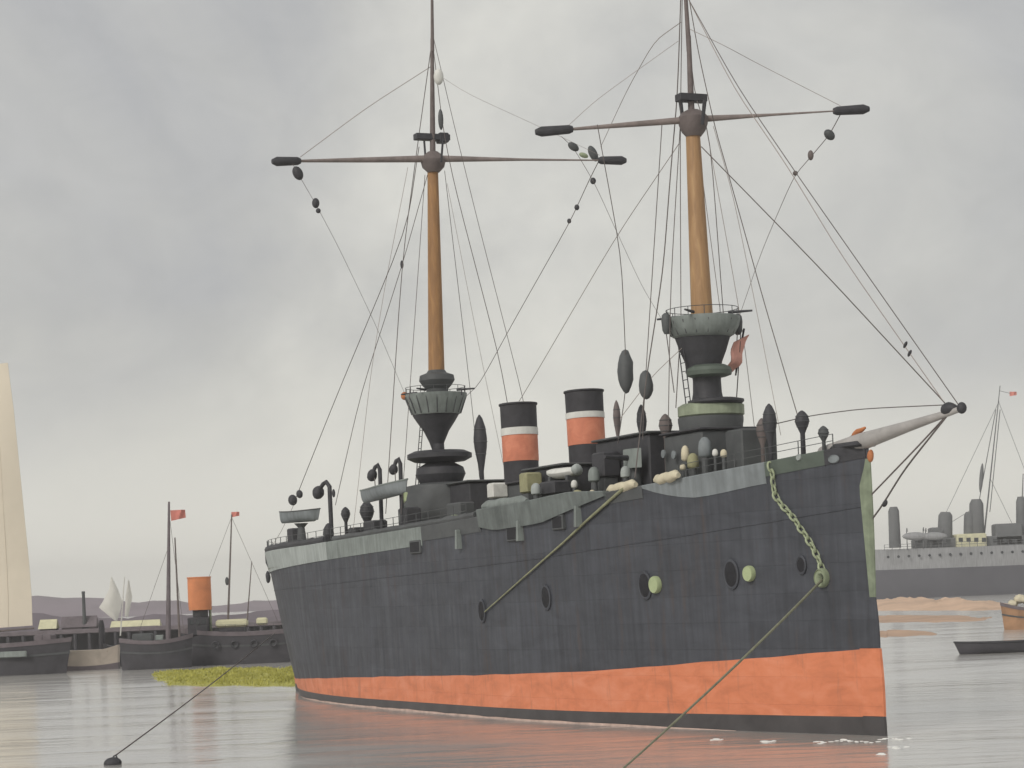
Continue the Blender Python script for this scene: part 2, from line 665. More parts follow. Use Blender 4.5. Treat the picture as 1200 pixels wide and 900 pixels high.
band('hull_bottom', lambda a: -2.0, lambda a: -0.02, 3, STRAKE)
band('lower_strake', lambda a: -0.02, lambda a: interp(RED_BOT, a), 2, STRAKE)
band('waterline_stripe', lambda a: 0.0, lambda a: (0.05 + 0.05 * (0.5 + mnoise.noise(Vector((a * 0.6, 0, 0))))) * min(1.0, max(0.0, (a - 6) / 8), max(0.0, (60 - a) / 8)), 1, PINK, out=0.025, a0=6.0, a1=60)
band('boot_top', lambda a: interp(RED_BOT, a), lambda a: interp(RED_TOP, a) + 0.05 * mnoise.noise(Vector((a * 0.5, 2, 0))), 4, RED)
band('topsides', lambda a: interp(RED_TOP, a) + 0.05 * mnoise.noise(Vector((a * 0.5, 2, 0))), lambda a: zs(a) - 0.02, 14, HULL)
# deck
mb = MB()
vs, fs = [], []
for a in ST:
    w = max(0.0, hb(a, zs(a)) - 0.06)
    vs += [(a, -w, zs(a) - 1.0), (a, w, zs(a) - 1.0)]
for i in range(len(ST) - 1):
    fs.append((2 * i, 2 * i + 1, 2 * i + 3, 2 * i + 2))
mb.add(vs, fs).build('deck', KHAKI, ship, 0)


def bulwark(a0, a1, material, zlo=None, zhi=None, out=0.05, name='bulwark_panel', sides=(1, -1)):
    zlo = zlo or (lambda a: interp(BUL_BOT, a))
    zhi = zhi or (lambda a: zs(a))
    n = max(4, int((a1 - a0) / 0.7))
    for sgn in sides:
        vs, fs = [], []
        for i in range(n + 1):
            a = a0 + (a1 - a0) * i / n
            lo, hi = zlo(a), zhi(a)
            hi_b = hb(a, min(hi, zs(a)))
            vs += [(a, sgn * (hb(a, lo) + out * .6), lo), (a, sgn * (hi_b + out), hi - 0.03), (a, sgn * (hi_b + out - 0.04), hi + 0.01),
                   (a, sgn * max(0, hi_b - 0.14), hi + 0.01), (a, sgn * max(0, hi_b - 0.18), hi - 1.0)]
        for i in range(n):
            for j in range(4):
                fs.append((i * 5 + j, i * 5 + j + 1, (i + 1) * 5 + j + 1, (i + 1) * 5 + j))
        fs.append((0, 1, 2, 3, 4))
        fs.append(tuple(n * 5 + j for j in (4, 3, 2, 1, 0)))
        MB().add(vs, fs).build(name, material, ship, 40)


bulwark(0.12, 1.9, DARK, zlo=lambda a: zs(a) - 0.55)
bulwark(1.9, 4.7, GREEN, zlo=lambda a: zs(a) - 0.55)
bulwark(4.7, 11.6, GREYB, zlo=lambda a: interp(BUL_BOT, a) + (zs(a) - 0.12 - interp(BUL_BOT, a)) * max(0.0, (a - 8.2) / 3.4) ** 1.4)
bulwark(11.6, 14.0, DKGREY, zlo=lambda a: zs(a) - 0.5)
bulwark(14.0, 25.2, mat('weathered_grey_green_paint', (0.125, 0.142, 0.138), 0.65, 0.3, 0.9, 0.15, streak=True), zhi=lambda a: zs(a) + 0.05 + 0.25 * min(1, (a - 14.0) / 2.5), zlo=lambda a: zs(a) - 0.15 - 0.6 * min(1, (a - 14.0) / 5.0) + 0.25 * max(0, (a - 23.5) / 1.7), out=0.22, name='sponson')
bulwark(25.2, 32.5, DKGREY, zlo=lambda a: zs(a) - 0.7)
bulwark(32.5, 46.5, GREYG)
bulwark(46.5, 66.2, PALE, out=0.09)
# dark rolled covers along the after rail
for sgn in (1, -1):
    pts = [(a, sgn * (hb(a, zs(a)) - 0.12), zs(a) + 0.16 + 0.05 * mnoise.noise(Vector((a, 0, sgn)))) for a in [47 + i * 0.6 for i in range(31)]]
    MB().tube(pts, [0.2 + 0.07 * mnoise.noise(Vector((p[0] * 1.3, 4, 0))) for p in pts], 8).build('rail_cover', DARK, ship)
    pts = [(a, sgn * (hb(a, zs(a)) - 0.14), zs(a) + 0.12 + 0.05 * mnoise.noise(Vector((a, 0, sgn)))) for a in [26 + i * 0.7 for i in range(29)]]
    MB().tube(pts, [0.16 + 0.07 * mnoise.noise(Vector((p[0] * 1.3, 4, 0))) for p in pts], 8).build('rail_cover', DKGREY, ship)

# stem post: pale green above, cream and orange at the forefoot
def stem_piece(name, z0, z1, fwd0, fwd1, half, material, n=10, bk0=0.75, bk1=0.75):
    vs, fs = [], []
    for i in range(n + 1):
        t = i / n
        z = z0 + (z1 - z0) * t
        bulge = math.sin(math.pi * min(1, max(0, t)))
        fw = fwd0 + (fwd1 - fwd0) * t + 0.05 * bulge
        bk = bk0 + (bk1 - bk0) * t - (0.4 * max(0, (t - 0.8) / 0.2) if bk1 == 0.5 else 0)
        wdt = hb(bk, z) + 0.03
        vs += [(bk, -wdt, z), (0.12, -hb(0.12, z) - half * .8, z), (-fw, -half * 0.5, z), (-fw, half * 0.5, z), (0.12, hb(0.12, z) + half * .8, z), (bk, wdt, z)]
    for i in range(n):
        for j in range(5):
            fs.append((i * 6 + j, i * 6 + j + 1, i * 6 + j + 7, i * 6 + j + 6))
    fs.append((5, 4, 3, 2, 1, 0))
    fs.append(tuple(n * 6 + j for j in range(6)))
    return MB().add(vs, fs).build(name, material, ship, 50)


stem_piece('stem_band', 5.0, 10.0, 0.05, 0.07, 0.05, STEMG, 16, 0.2, 0.5)
stem_piece('forefoot_plate', 0.7, 3.15, 0.34, 0.22, 0.10, RED)
stem_piece('stem_foot', -1.2, 0.69, 0.30, 0.34, 0.10, STRAKE)
stem_piece('stem_post', 3.16, 4.99, 0.20, 0.05, 0.05, HULL, 10, 0.5, 0.2)
MB().blob((-0.12, 0.0, 10.1), (0.13, 0.12, 0.22), rough=0.3).build('stem_head', RUST, ship)

# ------------------------------------------------------------------ fittings on the hull side
def local_disc(name, u, v, r, depth, material, n=20, ring=None, sq=1.0, parent=None):
    p = on_hull(u, v)
    nrm = hull_normal(p.x, p.z)
    q = nrm.to_track_quat('Z', 'Y')
    mb = MB()
    prof = [(r * 1.0, -0.05), (r, depth * 0.7), (r * 0.86, depth), (r * 0.80, depth * 0.8)] if ring else [(r * 0.95, -0.05), (r, depth * .6), (r * 0.9, depth)]
    tmp = MB().lathe(prof, n=n)
    for x in tmp.v:
        y = Vector((x.x, x.y * sq, x.z))
        mb.v.append(p + q @ y)
    mb.f = tmp.f
    return mb.build(name, material, parent or ship, 40)


PORT = mat('dark_port_opening', (0.016, 0.016, 0.02), 0.8, 0.2, 3, 0.0)
for (u, v, r) in ((858, 673, 0.36), (757, 686, 0.36), (641, 700, 0.34), (566, 716, 0.33), (940, 662, 0.20)):
    rim = local_disc('port', u, v, r + 0.05, 0.10, HULL, ring=True, sq=1.45)
    local_disc('port_opening', u, v, r, 0.09, PORT, sq=1.45, parent=rim)
for (u, v, r) in ((880, 672, 0.27), (770, 685, 0.31)):
    local_disc('port_cover', u, v, r, 0.22, LGREEN, sq=1.15)
hp = local_disc('hawse_pipe', 965, 677, 0.30, 0.25, SGREEN, ring=True, sq=1.2)
local_disc('hawse_opening', 965, 677, 0.2, 0.20, PORT, parent=hp)
local_disc('fairlead', 978, 538, 0.26, 0.10, GREYB, ring=True, sq=0.6)
local_disc('fairlead', 937, 536, 0.12, 0.10, PALE, ring=True, sq=1.0)
# gun ports cut under the sponson, with a heavy bracket beside them
for (u, v, w, h) in ((602, 625, 1.0, 0.55), (488, 641, 1.2, 0.5), (655, 612, 0.9, 0.5)):
    p = on_hull(u, v)
    g = MB().box((p.x, p.y + 0.0, p.z), (w + .2, 0.2, h + .16), bev=0.04).build('gun_port', DKGREY, ship)
    MB().box((p.x, p.y + 0.085, p.z), (w, 0.06, h), bev=0.02).build('gun_port_opening', PORT, g)
for (u, v) in ((612, 622), (540, 632), (680, 605)):
    p = on_hull(u, v)
    MB().box((p.x, p.y + 0.1, p.z), (0.22, 0.36, 0.9), taper=0.8).build('sponson_bracket', GREYG, ship)
# faint plating seams and lighter scuffs: rubbing strakes
for zf in (0.80,):
    pts = []
    for a in ST[2:-6]:
        z = interp(RED_TOP, a) + (zs(a) - 1.0 - interp(RED_TOP, a)) * zf
        pts.append((a, hb(a, z) + 0.01, z))
    MB().tube(pts, 0.02, 6).build('rubbing_strake', HULL, ship)


# ------------------------------------------------------------------ masts
def px_lathe(u, prof, b=0.0, n=28, vref=None):
    """(centre point, metre profile) from half widths and rows seen in the photograph; bottom to top"""
    vr = vref if vref else prof[len(prof) // 2][1]
    p = sp(u, vr, b)
    k = ppm(p.x, b)
    out = [(hw / k, zat(p.x, b, v)) for hw, v in prof]
    return p, out


def lathe_part(name, u, prof, material, parent, b=0.0, n=28, vref=None):
    p, pr = px_lathe(u, prof, b, n, vref)
    return MB().lathe(pr, (p.x, p.y, 0), n).build(name, material, parent, 35)


def pole(name, p0, p1, r0, r1, material, parent, n=16):
    pts = [Vector(p0).lerp(Vector(p1), t) for t in (0, 0.33, 0.66, 1)]
    rr = [r0 + (r1 - r0) * t for t in (0, 0.33, 0.66, 1)]
    return MB().tube(pts, rr, n).build(name, material, parent, 40)


def yard(parent, left, right, mid, r, fit_r):
    """a tapering spar athwartships with dark fittings at its ends"""
    L, Rr, M = Vector(left), Vector(right), Vector(mid)
    pts = [L, L.lerp(M, 0.5), M, Rr.lerp(M, 0.5), Rr]
    y = MB().tube(pts, [r * 0.3, r * 0.7, r, r * 0.36, r * 0.16], 10).build('yard', YARD, parent)
    for P, d in ((L, (L - M)), (Rr, (Rr - M))):
        d = d.normalized()
        MB().tube([P - d * 0.75, P - d * 0.6, P + d * 0.55, P + d * 0.8], [fit_r * 0.7, fit_r, fit_r * 1.15, fit_r * 0.6], 10).build('yard_end_fitting', DARK, y)
    return y


# --- mainmast (the after mast)
mm = pole('mainmast', sp(512, 462), sp(507, 192), 10.0 / ppm(40), 6.2 / ppm(40), MAST, ship)
pole('topmast', sp(507.2, 194), sp(506.3, 45), 3.6 / ppm(40), 1.9 / ppm(40), SPAR, mm)
pole('topgallant_mast', sp(506.8, 60), sp(506.0, -45), 2.2 / ppm(40), 1.2 / ppm(40), SPAR, mm)
lathe_part('mast_cap', 507.5, [(7, 202), (13, 196), (15, 188), (11, 182), (6, 178)], SPAR, mm)
c1 = sp(506, 161)
MB().box(c1, (0.5, 1.9, 0.32)).box((c1.x, c1.y - 0.6, c1.z - .02), (0.6, 0.5, 0.5)).build('crosstree', DARK, mm)
for u in (497, 519):
    pole('trestle_strut', sp(u, 164), sp(u + (2 if u < 505 else -2), 190), 0.06, 0.06, DARK, mm, 8)
lathe_part('mast_collar', 512, [(10, 466), (13, 460), (13, 456), (17, 452), (21, 446), (20, 440), (12, 437), (10, 434)], DKGREY, mm)
tub = lathe_part('fighting_top', 511, [(5, 530), (9, 518), (15, 505), (22, 495), (27, 487), (27.5, 485)], DARK, mm)
lathe_part('fighting_top_wall', 511, [(27, 486), (28, 485), (33, 472), (36, 466), (36.5, 462), (33, 461.5), (30, 466)], GREYG, tub)
lathe_part('neck', 513, [(11, 466), (9, 458), (9, 452)], DARK, mm)
pk = sp(474, 464, 0.9)
MB().blob(pk, (0.2, 0.2, 0.22)).build('lamp', RUST, tub)
for du in (-30, -10, 12, 30):
    q = sp(511 + du, 461, -0.2 if du > 0 else 0.3)
    pole('rail_stanchion', (q.x, q.y, q.z - 0.1), (q.x, q.y, q.z + 0.25), 0.035, 0.035, DARK, tub, 6)
lathe_part('platform', 515, [(10, 543), (30, 541), (38, 537), (38, 532), (30, 528.5), (8, 527)], DARK, mm)
lathe_part('searchlight_drum', 516, [(20, 572), (25, 566), (29.5, 556), (27, 548), (16, 542), (9, 539)], DARK, mm)
lathe_part('mast_column', 514, [(7, 545), (6.5, 520)], DARK, mm)

# --- foremast
fm = pole('foremast', sp(823, 376), sp(811.5, 148), 13.0 / ppm(12), 8.2 / ppm(12), MASTF, ship)
pole('topmast', sp(811, 152), sp(807, 42), 4.2 / ppm(12), 2.6 / ppm(12), SPAR, fm)
pole('topgallant_mast', sp(807.5, 60), sp(800, -60), 3.0 / ppm(12), 1.6 / ppm(12), SPAR, fm)
lathe_part('mast_cap', 812, [(9, 160), (14, 154), (17, 146), (18, 138), (13, 132), (7, 129)], SPAR, fm)
for u in (797, 826):
    pole('trestle_strut', sp(u, 116), sp(u + (4 if u < 810 else -3), 146), 0.09, 0.07, DARK, fm, 8)
c1 = sp(810, 115)
MB().box(c1, (0.5, 1.25, 0.30)).build('crosstree', DARK, fm)
tub = lathe_part('fighting_top', 824, [(22, 436), (20, 432), (22, 424), (27, 412), (31, 400), (33, 394)], DARK, fm)
lathe_part('fighting_top_wall', 823.5, [(32, 396), (37, 393), (42, 384), (44, 377), (44, 373), (41, 372), (39, 376)], GREYG, tub)
for du in (-44, 43):
    q = sp(823.5 + du, 379, 0.0)
    k = ppm(12)
    MB().lathe([(0.10, -0.45), (0.17, -0.3), (0.2, 0.1), (0.17, 0.32), (0.08, 0.4)], (sp(823.5, 379).x, -du / k / 0.913 * 1.0, zat(sp(823.5, 379).x, 0, 379)), 12).build('gun_mounting', DKGREY, tub)
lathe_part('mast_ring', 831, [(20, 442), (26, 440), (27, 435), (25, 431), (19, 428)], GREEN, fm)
lathe_part('mast_column', 829, [(24, 478), (19, 471), (17, 460), (16.5, 446), (18, 436)], DARK, fm)
ct = lathe_part('conning_tower', 833, [(37, 512), (37.5, 500), (38.5, 494), (38.5, 489), (36, 488)], DKGREY, fm)
lathe_part('conning_tower_lit_rim', 833, [(36, 489), (39, 487), (39, 476), (34, 473), (20, 472)], mat('dull_green_light', (0.25, 0.285, 0.205), 0.65, 0.25, 1.4, 0.12, streak=True), ct)  # greenish light on the drum, painted in as a rim band
lathe_part('conning_tower_roof', 839, [(30, 474), (33, 471.5), (33, 469), (24, 467)], DARK, ct)

for (u, v0, v1, r0, r1, par) in ((511, 485, 465, 1.31, 1.64, mm), (823.5, 393, 377, 1.29, 1.53, fm)):
    q = sp(u, (v0 + v1) / 2)
    za, zb_ = zat(q.x, 0, v0), zat(q.x, 0, v1)
    kf = 1.0
    for i in range(18):
        an = 2 * math.pi * i / 18
        MB().tube([(q.x + r0 * kf * math.cos(an), r0 * kf * math.sin(an), za), (q.x + r1 * kf * math.cos(an), r1 * kf * math.sin(an), zb_)], 0.035, 5).build('wall_rib', DKGREY, par)
    for an in (0.6, 2.3, 4.0, 5.4):
        d = Vector((math.cos(an), math.sin(an), 0))
        c0 = Vector((q.x, 0, zb_ + 0.3)) + d * (r1 - 0.45)
        MB().tube([c0, c0 + d * 0.5, c0 + d * 1.0], [0.07, 0.055, 0.04], 8).build('light_gun', DARK, par)
    mb = MB()
    for i in range(14):
        an = 2 * math.pi * i / 14
        mb.tube([(q.x + r1 * .97 * math.cos(an), r1 * .97 * math.sin(an), zb_), (q.x + r1 * .97 * math.cos(an), r1 * .97 * math.sin(an), zb_ + .5)], .018, 5)
    mb.tube([(q.x + r1 * .97 * math.cos(i_ * math.pi / 14), r1 * .97 * math.sin(i_ * math.pi / 14), zb_ + .5) for i_ in range(29)], .016, 5)
    mb.build('top_rail', DKGREY, par)

# --- yards
YM = sp(507, 186)
yard(mm, sp(336, 189, 8.3), sp(717, 188, -9.7), YM, 0.19, 0.21)
YF = sp(812, 140)
yard(fm, sp(650, 153, 5.6), sp(997, 129, -6.6), YF, 0.15, 0.18)
MB().blob(sp(514, 90, 0.1), (0.26, 0.26, 0.42)).build('masthead_ball', WHITE, mm)
MB().blob(sp(516.5, 140, 0.1), (0.14, 0.14, 0.55)).build('signal_shape', DKGREY, mm)
# pale red flag hanging beside the foretop
def flag_mesh(p0, along, down, nx=10, ny=6, amp=0.12, ph=0.0, th=0.015):
    along, down = Vector(along), Vector(down)
    nrm = along.cross(down).normalized()
    mb = MB()
    for sgn in (1, -1):
        vs, fs = [], []
        for i in range(nx + 1):
            for j in range(ny + 1):
                t, s_ = i / nx, j / ny
                w = amp * t ** 0.6 * (math.sin(t * 7 + ph + s_ * 1.3) + 0.4 * math.sin(t * 15 + s_ * 4))
                vs.append(Vector(p0) + along * t + down * (s_ * (1 - 0.25 * t)) + nrm * (w + sgn * th))
        for i in range(nx):
            for j in range(ny):
                k = i * (ny + 1) + j
                f = (k, k + 1, k + ny + 2, k + ny + 1)
                fs.append(f if sgn > 0 else f[::-1])
        mb.add(vs, fs)
    return mb


p = sp(878, 392, -1.8)
MB_f = flag_mesh(p, Vector((0.5, 0.45, -1.5)), Vector((-0.2, 0.85, -0.35)), amp=0.14)
MB_f.build('signal_flag', mat('washed_out_pink_bunting', (0.58, 0.30, 0.25), 0.8, 0.25, 2.0, 0.1), fm)
pole('flag_halyard', sp(872, 385, -1.7), sp(862, 440, -1.6), 0.05, 0.04, DARK, fm, 6)

# ------------------------------------------------------------------ standing and running rigging
def line(pts, r, name='stay', material=None, parent=None, r1=None):
    P = [sp(*q) for q in pts]
    n = len(P)
    out = []
    for i in range(n - 1):
        steps = 5
        for k in range(steps):
            out.append(P[i].lerp(P[i + 1], k / steps))
    out.append(P[-1])
    # ease the corners a little
    for _ in range(2):
        out = [out[0]] + [out[i] * 0.5 + (out[i - 1] + out[i + 1]) * 0.25 for i in range(1, len(out) - 1)] + [out[-1]]
    r, r1 = r * 0.66, (r1 * 0.66 if r1 else None)
    rr = [r + ((r1 if r1 else r) - r) * i / (len(out) - 1) for i in range(len(out))]
    return MB().tube(out, rr, 6).build(name, material or ROPE, parent or ship, 60)


# mainmast
line([(506, 50, 0), (490, 165, .7), (471, 308, 1.9), (452, 602, 4.2)], 0.034, 'shroud')
line([(491, 172, .5), (477, 267, 1.2), (396, 460, 2.6), (347, 583, 3.2)], 0.032, 'backstay')
line([(501, 205, .3), (471, 312, 1.3), (423, 460, 2.8), (393, 592, 4.0)], 0.028, 'backstay')
line([(478, 196, .6), (452, 330, 1.6), (434, 440, 2.6), (414, 620, 4.0)], 0.020, 'backstay', ROPEL)
line([(498, 205, .3), (480, 460, 2.6), (470, 602, 4.2)], 0.026, 'shroud')
line([(507, 50, 0), (519, 150, -.4), (533, 219, -1.0), (585, 418, -3.0), (603, 520, -4.2)], 0.032, 'shroud')
line([(507, 40, 0), (533, 150, -.8), (561, 264, -1.7), (609, 450, -3.4), (624, 520, -4.2)], 0.026, 'shroud')
line([(521, 200, -.4), (551, 456, -3.0), (562, 560, -4.2)], 0.026, 'shroud')
line([(524, 215, -.4), (560, 400, -2.6), (590, 545, -4.2)], 0.018, 'shroud', ROPEL)
line([(352, 184, 7.6), (430, 126, 3.9), (505, 78, 0)], 0.030, 'yard_lift', ROPEL)
line([(508, 84, 0), (548, 110, -1.2), (640, 152, -6.0), (703, 182, -9.2)], 0.014, 'yard_lift', ROPEL)
line([(343, 192, 8.2), (349, 203, 8.0), (371, 241, 7.2), (397, 290, 6.1), (440, 380, 4.4), (478, 470, 1.7)], 0.022, 'brace', ROPE, r1=0.014)
line([(701, 190, -9.2), (690, 212, -8.9), (668, 260, -8), (600, 380, -5.2), (562, 450, -3.4), (540, 470, -1.2)], 0.034, 'brace', ROPE, r1=0.022)
# foremast
line([(799, -40, 0), (794, 110, .4), (786, 200, .8), (777, 318, 1.6), (757, 445, 2.6), (744, 560, 3.6)], 0.040, 'shroud')
line([(800, -40, 0), (797, 160, .3), (798, 372, 1.2)], 0.030, 'shroud')
line([(797, 150, .3), (786, 330, 1.5), (783, 505, 2.6)], 0.030, 'shroud')
line([(801, -40, 0), (818, 60, -.3), (838, 150, -.6), (857, 216, -1.0), (897, 360, -2.0), (935, 488, -2.2)], 0.032, 'shroud')
line([(826, 140, -.3), (861, 333, -1.8), (872, 400, -2.3), (884, 500, -2.9)], 0.022, 'shroud', ROPEL)
line([(836, 148, -.6), (860, 232, -1.3), (892, 391, -2.2), (915, 510, -2.4)], 0.020, 'shroud', ROPEL)
line([(822, 200, -.2), (844, 364, -1.0)], 0.022, 'shroud', ROPEL)
line([(801, -40, 0), (813, 110, -.1), (832, 158, -.3), (848, 372, -1.2)], 0.030, 'shroud')
line([(822, 172, 0), (960, 313, 0), (1107, 472, 0)], 0.032, 'forestay')
line([(802, -10, 0), (861, 105, 0), (921, 192, 0), (987, 301, 0), (1106, 471, 0)], 0.024, 'forestay', ROPEL)
line([(804, -6, 0), (865, 103, 0), (935, 206, 0), (1005, 306, 0), (1123, 474, 0)], 0.026, 'forestay')
line([(798, 26, 0), (767, 48, .4), (735, 105, -2), (704, 172, -9.0)], 0.024, 'yard_lift', ROPEL)
line([(808, 34, 0), (850, 54, -1.2), (885, 73, -3.0), (985, 124, -6.2)], 0.018, 'yard_lift', ROPEL)
line([(664, 149, 5.0), (700, 116, 3.8), (795, 48, .1)], 0.016, 'yard_lift', ROPEL)
line([(658, 160, 5.4), (672, 173, 5.0), (697, 215, 4.2), (722, 270, 3.2), (752, 335, 2.2), (776, 375, 1.4)], 0.020, 'brace', ROPE, r1=0.012)
line([(986, 132, -6.2), (972, 158, -6.0), (950, 184, -5.3), (930, 207, -4.8), (893, 293, -3.4), (866, 372, -1.6)], 0.030, 'brace', ROPE, r1=0.014)
line([(796, 168, 0.1), (722, 277, 0), (619, 453, 0), (590, 500, 0)], 0.024, 'stay', ROPEL)
line([(799, 408, 1.0), (765, 440, 2.0), (727, 490, 3.0)], 0.022, 'stay', ROPEL)
line([(895, 500, 0.3), (950, 487, 0.2), (1010, 479, 0.1), (1118, 474, 0)], 0.030, 'jackstay', ROPE)
for q in ((781, 392, 1.3, 790, 460, 1.6), (864, 390, -1.3, 862, 440, -1.5), (797, 395, .8, 792, 478, 1.2), (868, 392, -1.3, 861, 500, -1.9)):
    line([q[0:3], q[3:6]], 0.035, 'futtock_shroud')
line([(345, 590, 3.2), (330, 622, 1.5), (314, 648, 0.5)], 0.022, 'stern_stay', ROPEL)


def block(u, v, b, w, h, d=None, material=None, name='rigging_block', rough=0.0):
    p = sp(u, v, b)
    k = ppm(p.x, b)
    return MB().blob(p, (w / 2 / k, w / 2 / k, h / 2 / k), d, 12, rough).build(name, material or DARK, ship)


block(349, 203, 8.0, 12, 17, (-0.0, 0.5, 1))
block(370, 238, 7.2, 9, 12)
block(373, 247, 7.1, 6, 6)
block(672, 172, 5.0, 9, 15, (0, -1.0, -.6), DKGREY)
block(684, 182, 4.7, 6, 12, (0, -1.0, -.3), SGREEN)
block(695, 180, -9.0, 10, 20, (0.0, -0.5, -1.0), DKGREY)
block(695, 212, -8.9, 7, 8)
block(676, 243, -8.3, 6, 7)
block(667, 259, -8.0, 5, 6)
block(972, 158, -6.0, 11, 15, (0, -1, -.8), DKGREY)
block(950, 182, -5.3, 7, 12, None, SPAR)
block(932, 203, -4.8, 6, 6, None, SPAR)
block(471, 310, 1.9, 4, 10)
for (u, v) in ((1049, 392), (1054, 402)):
    block(u + 12, v + 12, 0, 4, 10, (-1, 0, 1))
block(733, 435, 2.2, 19, 52, (0.15, -0.1, 1), DKGREY, 'signal_shape', 0.12)
block(757, 451, 2.2, 17, 34, None, DKGREY, 'signal_shape', 0.12)
line([(700, 146, 4.0), (728, 300, 3.0), (733, 412, 2.2), (733, 460, 2.2), (724, 520, 2.2)], 0.030, 'halyard', ROPE)
line([(776, 142, 1.2), (757, 435, 2.2), (755, 470, 2.2), (753, 515, 2.2)], 0.030, 'halyard', ROPE)
block(343, 586, 3.2, 11, 13, (0.3, 0, 1))
block(351, 579, 3.2, 8, 10, (0.3, 0, 1))
block(391, 578, 3.9, 4, 10)

# ------------------------------------------------------------------ funnels
def funnel(u_top, u_bot, hw, v_top, v_black, v_white, v_red, v_bot):
    pt, pb = sp(u_top, v_top), sp(u_bot, v_bot)
    k = ppm((pt.x + pb.x) / 2)
    r = hw / k

    def P(v):
        t = (v - v_bot) / (v_top - v_bot)
        return pb.lerp(pt, t)

    def seg(name, v0, v1, rr, material, parent, lip=False):
        a, b = P(v0), P(v1)
        mb = MB()
        mb.tube([a, a.lerp(b, 0.5), b], rr, 28)
        return mb.build(name, material, parent, 40)
    f = seg('funnel', v_bot + 30, v_red, r * 0.96, FBLACK, ship)
    seg('red_band', v_red + 1, v_white - 1, r * 0.985, FRED, f)
    seg('white_band', v_white, v_black, r * 1.02, WHITE, f)
    # black cap with an open, hollow top
    a, b = P(v_black), P(v_top)
    ax = (b - a).normalized()
    mb = MB()
    n = 28
    prof = [(r * 0.99, 0.0), (r * 1.0, (b - a).length * 0.9), (r * 1.06, (b - a).length * 0.93), (r * 1.06, (b - a).length), (r * 0.93, (b - a).length), (r * 0.93, 0.15)]
    tmp = MB().lathe(prof, n=n)
    q = ax.to_track_quat('Z', 'Y')
    mb.v = [a + q @ x for x in tmp.v]
    mb.f = tmp.f
    mb.build('funnel_cap', FBLACK, f, 40)
    # steam pipe behind it
    sp0 = P(v_bot) + Vector((0.9 * r + 0.18, -0.35, 0))
    sp1 = P(v_top) + Vector((0.9 * r + 0.18, -0.35, -0.3))
    pole('steam_pipe', sp0, sp1, 0.10, 0.10, DKGREY, f, 10)
    return f


funnel(607, 613, 21.5, 473, 502, 510.5, 540, 590)
funnel(684, 690, 22.5, 458, 484, 491, 521, 566)

# ------------------------------------------------------------------ deckhouses and deck gear
def house(u, b, a_len, width, v_top, material, name='deckhouse', vref=None, zlow=None, roof=None):
    p = sp(u, vref or v_top, b)
    zt = zat(p.x, b, v_top)
    zb = zlow if zlow is not None else zs(p.x) - 1.0
    h = MB().box((p.x, b, (zt + zb) / 2), (a_len, width, zt - zb), bev=0.08).build(name, material, ship)
    if roof:
        MB().box((p.x, b, zt + 0.05), (a_len + 0.3, width + 0.3, 0.10), bev=0.03).build('roof', roof, h)
    return h


ba = lathe_part('barbette', 523, [(52, 632), (52, 592), (50, 588), (49, 575), (47, 569), (30, 566)], DKGREY, ship, vref=590)
bap = sp(523, 590)
kk = ppm(bap.x)
lathe_part('barbette_lit_rim', 519, [(49, 588), (50.5, 586), (50.5, 577), (47, 574)], LGREEN, ba, vref=590)  # lit upper edge of the drum, put in as a pale green band
house(566, -0.6, 2.6, 2.6, 566, DARK, vref=580, roof=DKGREY)
house(640, 0.0, 5.5, 3.2, 566, DKGREY, vref=575, roof=DARK)
house(680, 0.0, 4.2, 3.6, 548, DARK, vref=560, roof=DKGREY)
br = house(770, 0.0, 5.0, 3.4, 513, DARK, name='bridge_house', vref=520, roof=DKGREY)
house(838, 0.0, 3.2, 3.0, 507, DKGREY, vref=520, roof=DARK)
house(880, 0.2, 1.3, 1.6, 503, DKGREY, vref=510)
# round-windowed side of the bridge house
for (u, v) in ((778, 532), (790, 533)):
    p = sp(u, v, 1.72)
    mb = MB()
    tmp = MB().lathe([(0.17, 0), (0.17, 0.06), (0.13, 0.07)], n=16)
    mb.v = [p + Vector((x.x, x.z - 0.01, x.y)) for x in tmp.v]
    mb.f = tmp.f
    mb.build('porthole', GREYB, br)


def gun(u, v, b, s=1.0, aim=-1, material=None):
    """deck gun: pedestal, curved shield and barrel pointing over the side"""
    p = sp(u, v, b)
    base_z = zs(p.x) - 1.0
    g = MB().lathe([(0.35 * s, base_z), (0.28 * s, base_z + 0.2), (0.2 * s, p.z)], (p.x, p.y, 0), 14).build('gun_pedestal', DKGREY, ship)
    vs, fs = [], []
    n = 12
    for lay, off in ((0, 0.0), (1, -0.06)):
        for i in range(n + 1):
            an = math.radians(-75 + 150 * i / n)
            for z in (-0.42, 0.38):
                rr = 0.8 * s + off
                vs.append((p.x + rr * 0.95 * math.sin(an), p.y + rr * 0.55 * math.cos(an), p.z + z * s))
    m2 = 2 * (n + 1)
    for i in range(n):
        fs.append((2 * i, 2 * i + 1, 2 * i + 3, 2 * i + 2))
        fs.append((m2 + 2 * i, m2 + 2 * i + 2, m2 + 2 * i + 3, m2 + 2 * i + 1))
        fs.append((2 * i + 1, m2 + 2 * i + 1, m2 + 2 * i + 3, 2 * i + 3))
        fs.append((2 * i, 2 * i + 2, m2 + 2 * i + 2, m2 + 2 * i))
    fs += [(0, m2, m2 + 1, 1), (2 * n, 2 * n + 1, m2 + 2 * n + 1, m2 + 2 * n)]
    MB().add(vs, fs).build('gun_shield', material or PALE, g)
    MB().tube([(p.x, p.y, p.z), (p.x - 0.2 * s, p.y + 0.9 * s, p.z + 0.02), (p.x - 0.5 * s, p.y + 1.7 * s, p.z + 0.05)], [0.13 * s, 0.11 * s, 0.08 * s], 10).build('gun_barrel', DARK, g)
    return g


gun(745, 537, 2.0, 1.0, material=GREYG)


